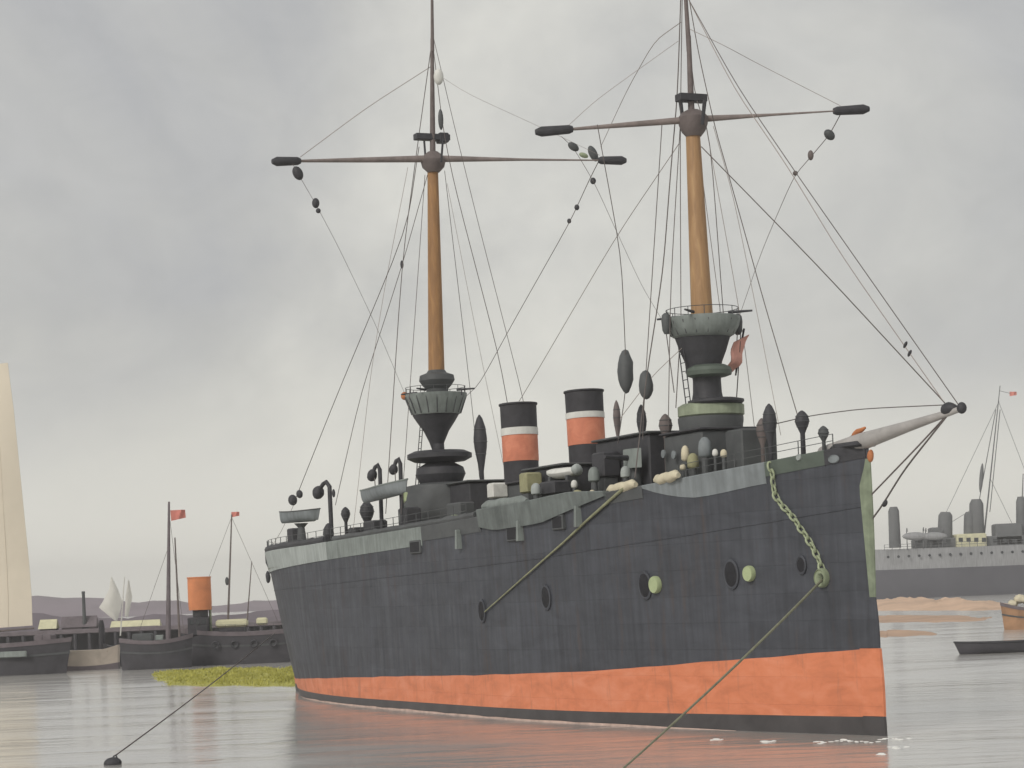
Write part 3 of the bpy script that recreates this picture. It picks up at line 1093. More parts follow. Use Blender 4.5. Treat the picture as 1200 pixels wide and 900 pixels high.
def spindle(u, v_top, v_bot, w, b, material, name='covered_ventilator', lean=0.0, stem=True):
    """tall slender ventilator: pipe swelling into a hooded head"""
    vm = (v_top + v_bot) / 2
    p = sp(u, vm, b)
    k = ppm(p.x, b)
    zt, zb = zat(p.x, b, v_top), zat(p.x, b, v_bot)
    h = zt - zb
    r = w / 2 / k
    z_deck = zs(p.x) - 1.0
    prof = [(r * .38, min(z_deck, zb - 0.1)), (r * .34, zb), (r * .62, zb + h * .2), (r * .93, zb + h * .42), (r, zb + h * .58), (r * .82, zb + h * .78), (r * .45, zb + h * .93), (r * .1, zt)]
    o = MB().lathe(prof, (p.x, p.y, 0), 16, top=(lean * h, 0), sx=1.0, sy=1.0).build(name, material, ship, 40)
    # lashings round the canvas cover
    for f_, k_ in ((.30, .76), (.52, 1.0), (.74, .88)):
        zc = zb + h * f_
        ox = lean * h * (zc - prof[0][1]) / (zt - prof[0][1])
        MB().tube([(p.x + ox + r * k_ * math.cos(i_ * math.pi / 8), p.y + r * k_ * math.sin(i_ * math.pi / 8), zc) for i_ in range(17)], max(0.016, r * .07), 5).build('lashing', DKGREY, o)
    return o


spindle(563, 486, 552, 16, -1.6, DARK)
spindle(902, 473, 520, 17, 1.0, DARK)
spindle(940, 481, 508, 17, 0.5, DARK)
spindle(965, 499, 517, 13, 0.4, DKGREY)
spindle(752, 474, 516, 12, 1.2, DARK)
spindle(723, 469, 512, 9, 1.0, SPAR)
spindle(780, 485, 514, 16, 1.2, SPAR)
spindle(893, 490, 522, 14, 0.3, SPAR)
spindle(430, 587, 614, 17, 2.5, DARK)
spindle(405, 594, 612, 11, 3.2, DARK)
spindle(385, 613, 640, 13, 3.2, DARK)


def mushroom(u, v, b, w, h, material, name='mushroom_ventilator'):
    """domed ventilator head on a short pipe"""
    p = sp(u, v, b)
    for _ in range(4):
        b = min(b, hb_deck(p.x) - 0.3 - 0.5 * w / ppm(p.x, b))
        p = sp(u, v, b)
    k = ppm(p.x, b)
    r, hh = w / 2 / k, h / k
    z0 = p.z - hh / 2
    o = MB().lathe([(r * 0.6, z0 - 0.9), (r * 0.56, z0 + hh * .3)], (p.x, p.y, 0), 14).build(name, DKGREY, ship, 50)
    prof = [(r * 0.55, z0 - .02), (r * 0.98, z0 + hh * 0.10), (r * 1.0, z0 + hh * 0.45), (r * 0.84, z0 + hh * 0.78), (r * 0.45, z0 + hh * 0.96), (r * 0.1, z0 + hh)]
    MB().lathe(prof, (p.x, p.y, 0), 16).build('ventilator_cap', material, o, 50)
    return o


for (u, v, b, w, h, m_) in ((457, 629, 4.2, 18, 22, SGREEN), (474, 603, 3.6, 12, 20, GREYG), (505, 618, 4.2, 11, 12, GREYG), (533, 613, 4.2, 18, 20, SGREEN),
                            (558, 604, 4.0, 9, 10, GREYG), (628, 573, 3.9, 12, 14, PALE), (677, 582, 4.1, 16, 16, KHAKI), (694, 578, 3.8, 8, 8, CREAM),
                            (733, 553, 2.8, 12, 14, PALE), (803, 531, 1.9, 10, 18, CREAM), (812, 540, 1.9, 14, 18, KHAKI), (826, 524, 1.7, 16, 24, GREYB),
                            (838, 530, 2.0, 7, 8, WHITE), (848, 531, 2.0, 8, 9, CREAM), (800, 547, 2.4, 7, 7, CREAM), (673, 567, 3.2, 8, 9, WHITE), (696, 556, 3.0, 14, 18, GREYG)):
    mushroom(u, v, b, w, h, m_)


def locker(u, v, b, w, h, material, depth=0.8, name='deck_locker', stand=True):
    p = sp(u, v, b)
    k = ppm(p.x, b)
    ww, hh = w / k * 1.05, h / k
    z0 = zs(p.x) - 1.0
    o = MB().box((p.x, p.y, p.z), (ww, depth, hh), bev=0.07).build(name, material, ship)
    MB().box((p.x, p.y, (p.z - hh / 2 + z0) / 2), (ww * 0.8, depth * 0.8, max(0.1, p.z - hh / 2 - z0)), bev=0.03).build('locker_stand', DKGREY, o)
    return o


locker(583, 575, 2.0, 17, 18, WHITE)
locker(622, 566, 2.4, 20, 24, KHAKI)
locker(347, 631, 1.2, 20, 24, DARK)
locker(440, 622, 3.0, 34, 24, DARK)
locker(420, 626, 3.4, 24, 16, DARK)
locker(540, 600, 3.2, 40, 22, DKGREY)
locker(480, 606, 3.4, 26, 22, DARK)
locker(710, 545, 2.2, 30, 30, DARK)
locker(650, 572, 3.0, 40, 16, DARK)


def canvas_roll(u0, v0, u1, v1, b, r_px, material):
    p0, p1 = sp(u0, v0, b), sp(u1, v1, b)
    k = ppm(p0.x, b)
    pts = [p0.lerp(p1, i / 8) + Vector((0, 0, 0.04 * math.sin(i * 2.1))) for i in range(9)]
    r = r_px / k
    return MB().tube(pts, [r * x for x in (.5, .9, 1, 1.05, .92, 1.05, 1, .9, .5)], 12).build('canvas_roll', material, ship)


canvas_roll(768, 563, 795, 556, 2.95, 6, CREAM)
canvas_roll(713, 575, 745, 567, 3.35, 6, CREAM)
canvas_roll(567, 594, 618, 587, 4.3, 7, GREYG)

# guard rails above the bulwark, ladders up the mast columns
def guard_rail(a0, a1, sgn, h=0.75, lift=0.0):
    mb = MB()
    n = max(2, int((a1 - a0) / 1.5))
    tops = []
    for i in range(n + 1):
        a = a0 + (a1 - a0) * i / n
        y = sgn * (hb(a, zs(a)) - 0.08)
        z = zs(a) + lift
        mb.tube([(a, y, z - 0.05), (a, y, z + h)], 0.022, 5)
        tops.append((a, y, z + h))
    for f in (1.0, 0.55):
        mb.tube([(x, y, z - h * (1 - f)) for x, y, z in tops], 0.014, 5)
    return mb.build('guard_rail', DKGREY, ship, 60)


for sgn in (1, -1):
    guard_rail(1.6, 9.5, sgn, 0.55)
    guard_rail(27, 46, sgn, 0.7)
    guard_rail(47, 65.5, sgn, 0.7)


def ladder(p0, p1, w, parent):
    p0, p1 = Vector(p0), Vector(p1)
    mb = MB()
    for s_ in (-w / 2, w / 2):
        mb.tube([p0 + Vector((s_, 0, 0)), p1 + Vector((s_, 0, 0))], 0.025, 5)
    n = int((p1 - p0).length / 0.32)
    for i in range(1, n):
        q = p0.lerp(p1, i / n)
        mb.tube([q - Vector((w / 2, 0, 0)), q + Vector((w / 2, 0, 0))], 0.018, 5)
    return mb.build('ladder', DARK, parent, 60)


q = sp(823, 460)
ladder((q.x - .1, 0.62, zat(q.x, 0, 505)), (q.x - .1, 1.0, zat(q.x, 0, 396)), 0.4, fm)
q = sp(512, 560)
ladder((q.x, 1.2, zat(q.x, 0, 575)), (q.x, 0.7, zat(q.x, 0, 490)), 0.4, mm)

# ------------------------------------------------------------------ bowsprit
p0, p1 = Vector((3.0, 0, 10.38)), sp(1128, 478.5)
bs = MB().tube([p0, p0.lerp(p1, .3), p0.lerp(p1, .65), p1], [0.30, 0.32, 0.19, 0.09], 16).build('bowsprit', BSPAR, ship)
MB().blob(sp(1112, 479), (0.22, 0.22, 0.38), (-1, 0, .1), rough=.2).build('bowsprit_cap', DARK, bs)
MB().blob(sp(1127, 478), (0.17, 0.17, 0.2)).build('bowsprit_ring', DARK, bs)
MB().blob(sp(1006, 506), (0.12, 0.12, 0.45), (-1, 0, .25), rough=.4).build('furled_jib', RUST, bs)
line([(1112, 484, 0), (1075, 524, 0), (1021, 580, 0)], 0.045, 'bobstay', SPAR)
line([(1110, 487, 0), (1060, 550, 0), (1034, 592, 0), (1021, 610, 0)], 0.050, 'bobstay', ROPE)
block(1037, 590, 0, 6, 10, (-1, 0, 1))
# raised dark bow chock
MB().box((1.0, 0, zs(1.0) + 0.03), (1.9, 0.9, 0.22), bev=0.07, taper=0.9).build('bow_chock', DARK, ship)

# stern lantern post
p = sp(317, 652, 1.0)
MB().lathe([(0.12, p.z - 1.1), (0.2, p.z - 0.7), (0.33, p.z - 0.4), (0.35, p.z + 0.3), (0.22, p.z + 0.5), (0.08, p.z + 0.62)], (p.x, p.y, 0), 14).build('stern_lantern', DARK, ship)
p = sp(314, 676, 1.0)
MB().blob(p, (0.16, 0.16, 0.4), rough=.2).build('stern_fender', DARK, ship)


# ------------------------------------------------------------------ davits and boats
def davit(u_head, v_head, u_foot, v_foot, b, r=0.14, head=(13, 15)):
    """hooked iron post with a heavy head block"""
    foot, tip = sp(u_foot, v_foot, b), sp(u_head, v_head, b + 0.3)
    top = sp(u_foot - 2, v_head - 9, b)
    foot_z = zs(foot.x) - 1.0
    mid = tip.lerp(top, 0.45) + Vector((0, 0, 0.22))
    pts = [Vector((foot.x, foot.y, foot_z)), foot, foot.lerp(top, .55), top + Vector((0, 0, -.15)), top.lerp(mid, .5) + Vector((0, 0, .12)), mid, tip]
    d = MB().tube(pts, [r, r, r, r, r * .95, r * .95, r * .8], 10).build('davit', DARK, ship)
    k = ppm(foot.x, b)
    MB().blob(tip + Vector((0, 0, -0.05)), (head[0] / 2 / k, head[0] / 2 / k, head[1] / 2 / k), (0.8, 0, -1), 12, 0.1).build('davit_head', DARK, d)
    return d


davit(373, 576, 388, 612, 3.0, 0.13, (14, 17))
davit(436, 556, 447, 605, 3.8, 0.11, (12, 16))
davit(461, 549, 471, 600, 3.8, 0.11, (11, 14))


def boat(name, loc, rz, L, B, D, hull_m, in_m, trim_m, label, cat='boat', rake=0.12, thw=3, pitch=0.0, group=None, transom=0.45, keel=True):
    """open boat: hull shell, gunwale, thwarts and inside boards; bow along +x"""
    root = empty(name, loc, rz, label=label, cat=cat, group=group)
    root.rotation_euler = (0, pitch, rz)
    n, m_ = 16, 6
    def sec(t):
        # t 0 stern .. 1 bow
        w = B / 2 * (min(1, (transom + (1 - transom) * min(1, t / .45))) if t < .45 else (1 - ((t - .45) / .55) ** 2.3))
        return max(w, 0.02), D * (0.10 * (2 * t - 1) ** 2 + 0.06 * t)
    vs, fs, gun = [], [], []
    for i in range(n + 1):
        t = i / n
        w, sh = sec(t)
        x = -L / 2 + L * t
        for j in range(2 * m_ + 1):
            an = math.pi * (j / (2 * m_)) - math.pi / 2
            yy = w * math.sin(an)
            depth = abs(math.cos(an)) ** 0.7
            zz = D + sh - (D + sh - (0.12 * D if t > .9 else 0)) * depth
            xx = x - rake * L * 0.5 * (depth if t > 0.75 else 0) * ((t - .75) / .25 if t > .75 else 0)
            vs.append((xx, yy, zz))
        gun.append((x, w, D + sh))
    k = 2 * m_ + 1
    for i in range(n):
        for j in range(2 * m_):
            fs.append((i * k + j, i * k + j + 1, (i + 1) * k + j + 1, (i + 1) * k + j))
    fs.append(tuple(range(k)))
    MB().add(vs, fs).build('hull', hull_m, root, 40)
    g = [(x, -w, z + .01) for x, w, z in gun] + [(x, w, z + .01) for x, w, z in reversed(gun)]
    MB().tube(g + [g[0]], 0.022 * L * 0.35 + 0.015, 6).build('gunwale', trim_m, root)
    vs, fs = [], []
    cut = gun[1:-3]
    for x, w, z in cut:
        vs += [(x, -w * .93, z - .02), (x, -w * .6, D * .3), (x, w * .6, D * .3), (x, w * .93, z - .02)]
    for i in range(len(cut) - 1):
        for j in range(3):
            fs.append((i * 4 + j, (i + 1) * 4 + j, (i + 1) * 4 + j + 1, i * 4 + j + 1))
    MB().add(vs, fs).build('inner_boards', in_m, root, 30)
    for q in range(thw):
        t = 0.2 + 0.55 * q / max(1, thw - 1)
        w, sh = sec(t)
        MB().box((-L / 2 + L * t, 0, D + sh - 0.16 * D), (0.07 * L * 0.7, w * 1.84, 0.035), bev=0.008).build('thwart', trim_m, root)
    return root


FWD_RZ = math.pi / 2 + HEAD + math.pi       # heading of the ship
p = sp(353, 607, 2.6)
boat('rowing_boat', W(p.x, p.y, p.z - 0.25), FWD_RZ + 0.55, 2.9, 1.1, 0.62, GREYB, DKGREY, DKGREY, 'small grey boat held up on a stand at the stern of the warship', thw=2)
pb = sp(353, 616, 2.6)
MB().lathe([(0.5, zs(pb.x) - 1.0), (0.32, zs(pb.x) + 0.2), (0.2, pb.z - 0.1), (0.42, pb.z + 0.14)], (pb.x, pb.y, 0), 14).build('boat_stand', DKGREY, ship)
p = sp(453, 577, 4.3)
boat('rowing_boat', W(p.x, p.y, p.z - 0.3), FWD_RZ + 0.3, 3.6, 1.15, 0.60, GREYB, DKGREY, GREYG, 'grey boat hanging between two hooked davits beside the after mast', thw=3, pitch=-0.09)
for u in (444, 468):
    q0, q1 = sp(u - 5, 560 if u < 450 else 553, 4.1), sp(u - 4, 574, 4.2)
    MB().tube([q0, q1], 0.025, 6).build('boat_fall', ROPE, ship)
# white canvas-covered boat on deck between the funnels
p = sp(660, 556, 2.0)
cb = empty('covered_boat', W(p.x, p.y, p.z), FWD_RZ + 0.25, label='boat under white canvas lying between the two funnels', cat='boat')
vs, fs = [], []
n = 14
for i in range(n + 1):
    t = i / n
    w = 0.42 * max(0.06, (1 - abs(2 * t - 1) ** 2.6))
    x = -1.15 + 2.3 * t
    for j in range(10):
        an = 2 * math.pi * j / 10
        vs.append((x, w * math.cos(an), 0.05 + 0.26 * math.sin(an) * (0.3 + w * 1.6) + 0.10 * (2 * t - 1) ** 2))
for i in range(n):
    for j in range(10):
        fs.append((i * 10 + j, i * 10 + (j + 1) % 10, (i + 1) * 10 + (j + 1) % 10, (i + 1) * 10 + j))
fs.append(tuple(range(9, -1, -1)))
fs.append(tuple(n * 10 + j for j in range(10)))
MB().add(vs, fs).build('canvas_cover', WHITE, cb)
MB().blob((0.95, 0, 0.16), (0.24, 0.3, 0.26), rough=.2).build('cover_knot', PALE, cb)
for x in (-0.6, 0.6):
    MB().box((x, 0, -0.32), (0.16, 0.7, 0.5), bev=0.03).build('chock', DKGREY, cb)

# ------------------------------------------------------------------ anchor chain and mooring ropes
chain_px = [(903, 547), (906, 560), (907, 574), (911, 586), (921, 597), (931, 608), (937, 618), (944, 627), (950, 637), (956, 648), (961, 660), (965, 671)]
ac = empty('anchor_chain', W(*on_hull(907, 570)), label='pale green anchor chain looped down the bow of the warship', cat='chain')
inv_c = ac.location


def link_mesh(r=0.145, tk=0.042):
    mb = MB()
    pts = []
    for i in range(17):
        an = 2 * math.pi * i / 16
        pts.append((r * 0.75 * math.cos(an), 0, r * 1.25 * math.sin(an)))
    mb.tube(pts, tk, 6)
    return mb


proto_me = None
raw, pts = [], []
for (u0, v0), (u1, v1) in zip(chain_px, chain_px[1:]):
    for k in range(12):
        t = k / 12
        raw.append(W(*on_hull(u0 + (u1 - u0) * t, v0 + (v1 - v0) * t, 0.08)))
for q in raw:
    if not pts or (q - pts[-1]).length >= 0.27:
        pts.append(q)
for i, q in enumerate(pts):
    d = (pts[min(i + 1, len(pts) - 1)] - pts[max(i - 1, 0)]).normalized()
    if proto_me is None:
        o = link_mesh().build('chain_link', mat('worn_chain_paint', (0.30, 0.34, 0.22), 0.6, 0.35, 9.0, 0.2), ac)
        proto_me = o.data
    else:
        o = bpy.data.objects.new('chain_link', proto_me)
        COL.objects.link(o)
        o.parent = ac
    o.location = q - inv_c
    o.rotation_mode = 'QUATERNION'
    o.rotation_quaternion = d.to_track_quat('Z', 'Y') @ Matrix.Rotation(math.pi / 2 * (i % 2) + 0.5, 3, 'Z').to_quaternion()
    s_ = 1.0 + 0.12 * random.random()
    o.scale = (s_, s_, s_)


def rope_world(name, pts, r, material, label, sag=0.0, r1=None):
    P = [Vector(q) for q in pts]
    out = []
    for i in range(len(P) - 1):
        n = 14
        for k in range(n):
            t = k / n
            q = P[i].lerp(P[i + 1], t)
            q.z -= sag * 4 * t * (1 - t)
            out.append(q)
    out.append(P[-1])
    rr = [r + ((r1 or r) - r) * i / (len(out) - 1) for i in range(len(out))]
    return tag(MB().tube(out, rr, 8).build(name, material, None, 60), label=label, cat='rope')


h0 = W(*on_hull(963, 680, 0.22))
e0 = on_water(690, 927)
e0.z = -0.2
rope_world('mooring_cable', [h0, e0], 0.05, mat('dark_olive_cable', (0.19, 0.19, 0.13), 0.8, 0.3, 3, 0.1), 'taut olive cable running from the bow hawse hole down to the water', 0.15, 0.03)
side = [(738, 566), (715, 586), (690, 608), (660, 636), (620, 671), (568, 717)]
rope_world('side_rope', [W(*on_hull(u, v, 0.10)) for u, v in side], 0.075, OLIVE, 'pale olive rope slanting down the middle of the dark hull', 0.0, 0.03)
buoy_p = on_water(132, 896)
s0 = W(*on_hull(322, 742, 0.05))
rope_world('stern_rope', [s0, Vector((buoy_p.x + .1, buoy_p.y, 0.32))], 0.028, ROPE, 'thin dark rope stretched from a small mooring buoy to the stern', 0.1)

# ------------------------------------------------------------------ mooring buoy
bu = empty('mooring_buoy', (buoy_p.x, buoy_p.y, 0), label='small dark mooring buoy floating at the lower left', cat='buoy')
MB().blob((0, 0, 0.06), (0.34, 0.3, 0.22), (0, 0, 1), 14, 0.2).build('float', DARK, bu)
MB().tube([(0.02, 0, 0.2), (0.06, 0, 0.32), (0.14, 0, 0.34), (0.18, 0, 0.22)], 0.03, 6).build('ring', DARK, bu)

# ------------------------------------------------------------------ background craft
TUGD = mat('tarry_black_hull', (0.050, 0.048, 0.055), 0.7, 0.25, 0.8, 0.15)
MAUVE = mat('weathered_mauve_timber', (0.135, 0.115, 0.125), 0.75, 0.25, 0.8, 0.15)
BEIGE = mat('beige_hull_paint', (0.46, 0.40, 0.34), 0.7, 0.2, 0.6, 0.15)
YROOF = mat('pale_yellow_canvas', (0.56, 0.54, 0.37), 0.75, 0.15, 1.0, 0.15)
SAIL = mat('cream_sailcloth', (0.68, 0.615, 0.51), 0.8, 0.08, 0.15, 0.1)
WSAIL = mat('white_sailcloth', (0.84, 0.83, 0.78), 0.8, 0.06, 1.0, 0.15)
ORANGE = mat('orange_funnel_paint', (0.62, 0.23, 0.10), 0.65, 0.15, 0.8, 0.1)
WEED = mat('yellow_green_weed', (0.37, 0.36, 0.08), 0.9, 0.3, 0.5, 0.5, col2=(0.48, 0.46, 0.14))
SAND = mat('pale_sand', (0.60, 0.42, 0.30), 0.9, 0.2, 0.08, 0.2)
BROWN = mat('orange_brown_hull', (0.30, 0.175, 0.10), 0.7, 0.3, 0.7, 0.15)
FARG = mat('far_light_grey_paint', (0.27, 0.275, 0.285), 0.7, 0.1, 0.1, 0.0, streak=True)
FARD = mat('far_dark_grey_paint', (0.095, 0.095, 0.11), 0.7, 0.15, 0.1, 0.0)
FARM = mat('far_mid_grey_paint', (0.125, 0.13, 0.135), 0.7, 0.2, 0.2, 0.0)


def vessel_hull(L, B, H, sheer_bow=0.25, sheer_stern=0.12, full_stern=0.6, z0=-0.6, f0=0.0, f1=1.0, grow=0.0):
    """decked hull, bow at +x; f0, f1: fraction of the height covered"""
    n, m_ = 26, 5
    vs, fs = [], []
    for i in range(n + 1):
        t = i / n
        w = B / 2 * (full_stern + (1 - full_stern) * min(1, t / .3) if t < .55 else max(0.02, 1 - ((t - .55) / .45) ** 2.2))
        if t < 0.06:
            w *= 0.8 + 0.2 * t / .06
        top = H * (1 + sheer_bow * max(0, (t - .5) * 2) ** 2 + sheer_stern * max(0, (.5 - t) * 2) ** 2)
        for j in range(m_ + 1):
            q = f0 + (f1 - f0) * j / m_
            z = z0 + (top - z0) * q
            ww = w * (0.72 + 0.28 * q ** 0.6) + grow
            x = -L / 2 + L * t + 0.05 * L * (q - .4) * (t ** 6) - 0.03 * L * (q - .5) * ((1 - t) ** 6)
            vs.append((x, ww, z))
        for j in range(m_, -1, -1):
            v_ = vs[i * (2 * m_ + 2) + j]
            vs.append((v_[0], -v_[1], v_[2]))
    k = 2 * m_ + 2
    for i in range(n):
        for j in range(k):
            fs.append((i * k + j, i * k + (j + 1) % k, (i + 1) * k + (j + 1) % k, (i + 1) * k + j))
    fs.append(tuple(range(k)))
    fs.append(tuple(n * k + j for j in range(k - 1, -1, -1)))
    return MB().add(vs, fs)


def loc_of(root):
    Mi = (Matrix.Translation(root.location) @ root.rotation_euler.to_matrix().to_4x4()).inverted()
    return lambda u, v, y: Mi @ at(u, v, y)


# --- big cream sail of the barge at the left edge
YS = 192
b0 = on_water(8, 792)
bg = empty('sailing_barge', (b0.x - 2.0, b0.y + 1.5, 0), R(-6), label='dark hulled sailing barge with a tall cream sail at the left edge', cat='sailing barge')
vessel_hull(15.0, 3.6, 2.9, 0.12, 0.1).build('hull', TUGD, bg)
vessel_hull(15.05, 3.6, 2.9, 0.12, 0.1, f0=.90, f1=1.008, grow=.06).build('cap_rail', MAUVE, bg)
vessel_hull(15.05, 3.6, 2.9, 0.12, 0.1, f0=.62, f1=.67, grow=.05).build('rubbing_strake', DKGREY, bg)
lo = loc_of(bg)
ys = bg.location.y
foot = [(-75, 742), (38, 733)]
prof = [(733, 38), (700, 37), (660, 34), (600, 28), (540, 22), (480, 16), (450, 12), (425, 9)]
vs, fs = [], []
nx = 12
for v_, ur in prof:
    ul = -75 + (733 - v_) * 0.06
    for i in range(nx + 1):
        t = i / nx
        vs.append(lo(ul + (ur - ul) * t, v_ + (1 - t) * 8, ys - 1.1 * math.sin(math.pi * t) * math.sin(math.pi * min(1, max(0, (760 - v_) / 330)))))
m2 = len(vs)
vs += [Vector(v_) + Vector((0, 0.05, 0)) for v_ in vs]
for j in range(len(prof) - 1):
    for i in range(nx):
        k = j * (nx + 1) + i
        fs.append((k, k + 1, k + nx + 2, k + nx + 1))
        fs.append((m2 + k, m2 + k + nx + 1, m2 + k + nx + 2, m2 + k + 1))
MB().add(vs, fs).build('sail', SAIL, bg, 60)
for i in range(3, nx, 3):
    sm = [Vector(vs[j * (nx + 1) + i]) + Vector((0, -0.03, 0)) for j in range(len(prof))]
    MB().tube(sm, 0.012, 5).build('sail_seam', SAIL, bg, 60)
pm = lo(-72, 742, ys)
pole('mast', (pm.x, pm.y, 1.0), (pm.x + 1.2, pm.y, 29.0), 0.22, 0.14, SPAR, bg, 12)
pole('boom', lo(-75, 746, ys + .1), lo(40, 736, ys + .1), 0.12, 0.09, SPAR, bg, 10)
p = lo(10, 767, ys - 2.2)
MB().box(p, (3.4, 0.2, 0.55), bev=.05).build('lee_board', GREYG, bg)
for u in (50, 60):
    q = lo(u, 742, ys)
    MB().box((q.x, 0, 3.2), (0.8, 1.6, 0.8), bev=.1).build('deck_hatch', MAUVE, bg)

# --- beige lighter
p = on_water(103, 785)
lt = empty('lighter', (p.x, p.y, 0), R(176), label='beige lighter lying low between the sailing barge and the dark boats', cat='boat')
vessel_hull(6.0, 2.2, 1.75, 0.25, 0.3, 0.5).build('hull', BEIGE, lt)
vessel_hull(6.05, 2.2, 1.75, 0.25, 0.3, 0.5, f0=.2, f1=.42, grow=0.04).build('boot_stripe', MAUVE, lt)
MB().box((0, 0, 1.78), (4.4, 1.7, 0.22), bev=.05).build('hatch_cover', BEIGE, lt)

# --- old timber wharf behind the boats
p = on_water(130, 768)
wh = empty('timber_wharf', (p.x, p.y + 18, 0), 0, label='dark timber wharf on piles behind the moored boats', cat='wharf')
lo = loc_of(wh)
yw = wh.location.y
x0, x1 = lo(-60, 740, yw).x, lo(470, 740, yw).x
MB().box(((x0 + x1) / 2, 2.0, 2.9), (x1 - x0, 4.0, 0.6), bev=.08).build('deck', MAUVE, wh)
MB().box(((x0 + x1) / 2, 3.6, 1.2), (x1 - x0, 0.4, 3.2), bev=.08).build('back_wall', TUGD, wh)

pm_me = None
n = 34
for i in range(n):
    x = x0 + (x1 - x0) * (i + .5) / n
    if pm_me is None:
        o = MB().lathe([(0.26, -1.0), (0.24, 2.6)], (0, 0, 0), 10).build('pile', TUGD, wh)
        pm_me = o.data
    else:
        o = bpy.data.objects.new('pile', pm_me)
        COL.objects.link(o)
        o.parent = wh
    o.location = (x + random.uniform(-.15, .15), 0.15, 0)

# things on the wharf
p = at(98, 704, yw + 1.5)
ps = empty('chimney_post', (p.x, yw + 1.5, 3.2), label='single thin dark post rising from the wharf', cat='post')
MB().lathe([(0.28, 0), (0.24, 2.0), (0.20, 4.6), (0.24, 4.65), (0.22, 4.9)], (0, 0, 0), 10).build('shaft', DKGREY, ps)


def shed(u0, u1, v_eave, v_roof, y, wall_m, roof_m, label, z0=3.2, name='wharf_shed'):
    a_, b_ = at(u0, v_eave, y), at(u1, v_eave, y)
    t = at((u0 + u1) / 2, v_roof, y)
    c = (a_ + b_) / 2
    h = empty(name, (c.x, y, z0), 0, label=label, cat='shed')
    Lx = b_.x - a_.x
    ez, rz_ = a_.z * .5 + b_.z * .5 - z0, t.z - z0
    MB().box((0, 1.0, ez / 2), (Lx, 2.0, ez), bev=.04).build('wall', wall_m, h)
    vs = [(-Lx / 2 - .15, -.2, ez), (Lx / 2 + .15, -.2, ez), (Lx / 2 + .15, 2.2, ez), (-Lx / 2 - .15, 2.2, ez), (-Lx / 2 - .05, 1.0, rz_), (Lx / 2 + .05, 1.0, rz_)]
    MB().add(vs, [(0, 1, 5, 4), (2, 3, 4, 5), (1, 2, 5), (3, 0, 4), (3, 2, 1, 0)]).build('roof', roof_m, h, 0)
    MB().box((Lx * .2, -.03, ez * .4), (min(.9, Lx * .25), .06, ez * .8), bev=.01).build('door', TUGD, h)
    return h


shed(46, 65, 737, 726, yw + 1, MAUVE, YROOF, 'little hut with a pale yellow roof beside the cream sail')
shed(72, 112, 735, 722, yw + 1.2, MAUVE, MAUVE, 'low mauve timber hut below the thin dark post')
shed(130, 186, 736, 727, yw + .8, MAUVE, YROOF, 'long low shed with a pale yellow roof behind the white sails')

# --- small yacht with slack white sails
p = on_water(134, 782)
yt = empty('yacht', (p.x, p.y + 4, 0), R(172), label='small dark boat with bright white half-lowered sails', cat='yacht')
vessel_hull(3.8, 1.5, 1.9, 0.25, 0.15).build('hull', TUGD, yt)
lo = loc_of(yt)
yy = yt.location.y


def cloth(pts_l, pts_r, root, y, m_, belly=0.25, name='sail', n=7):
    vs, fs = [], []
    for (ul, vl), (ur, vr) in zip(pts_l, pts_r):
        for i in range(n + 1):
            t = i / n
            q = lo(ul + (ur - ul) * t, vl + (vr - vl) * t, y - belly * math.sin(math.pi * t) + 0.06 * math.sin(9 * t + vl))
            vs.append(q)
    m2 = len(vs)
    vs += [Vector(q) + Vector((0, -0.03, 0)) for q in vs]
    for j in range(len(pts_l) - 1):
        for i in range(n):
            k = j * (n + 1) + i
            fs.append((k, k + 1, k + n + 2, k + n + 1))
            fs.append((m2 + k, m2 + k + n + 1, m2 + k + n + 2, m2 + k + 1))
    return MB().add(vs, fs).build(name, m_, root, 60)


cloth([(130, 676), (128, 690), (121, 704), (116, 712), (134, 727)], [(131, 676), (138, 690), (143, 704), (141, 716), (137, 728)], yt, yy, WSAIL)
cloth([(150, 680), (147, 700), (146, 722)], [(151, 680), (155, 700), (150, 723)], yt, yy + .2, WSAIL, 0.12)
pole('mast', lo(141, 745, yy + .1), lo(146, 676, yy + .1), 0.07, 0.05, WSAIL, yt, 8)
q = lo(119, 734, yy + .4)
MB().lathe([(0.30, 0.4), (0.34, 2.2), (0.30, 4.0), (0.18, 4.6)], (q.x, q.y, 0), 10).build('furled_foresail', TUGD, yt)

# --- dark ketch with the tall flagged mast
p = on_water(178, 785)
kt = empty('ketch', (p.x, p.y + 3, 0), R(4), label='dark ketch with a tall mast flying a red flag', cat='sailing boat')
vessel_hull(6.4, 2.6, 2.6, 0.2, 0.12).build('hull', TUGD, kt)
vessel_hull(6.45, 2.6, 2.6, 0.2, 0.12, f0=.90, f1=1.008, grow=.06).build('cap_rail', MAUVE, kt)
vessel_hull(6.45, 2.6, 2.6, 0.2, 0.12, f0=.62, f1=.67, grow=.05).build('rubbing_strake', DKGREY, kt)
lo = loc_of(kt)
yy = kt.location.y
mt = pole('mainmast', lo(197, 770, yy), lo(198, 588, yy), 0.27, 0.10, MAUVE, kt, 10)
pole('mizzen_mast', lo(211, 760, yy + .3), lo(205, 630, yy + .3), 0.12, 0.06, SPAR, kt, 8)
q = lo(199.5, 598, yy)
flag_mesh(q, (1.35, 0.25, 0.02), (0.05, 0, -0.98), amp=0.16).build('flag', FLAG, kt)
MB().box((-1.2, 0, 2.9), (1.8, 1.5, 0.8), bev=.08).build('cabin', DKGREY, kt)
MB().box((0.35, 0, 2.85), (0.7, 1.0, 0.5), bev=.06).build('hatch', GREYG, kt)
MB().tube([lo(197.8, 640, yy), lo(160, 748, yy)], 0.02, 6).build('stay', ROPE, kt)
MB().tube([lo(198, 600, yy), lo(216, 745, yy)], 0.02, 6).build('stay', ROPE, kt)

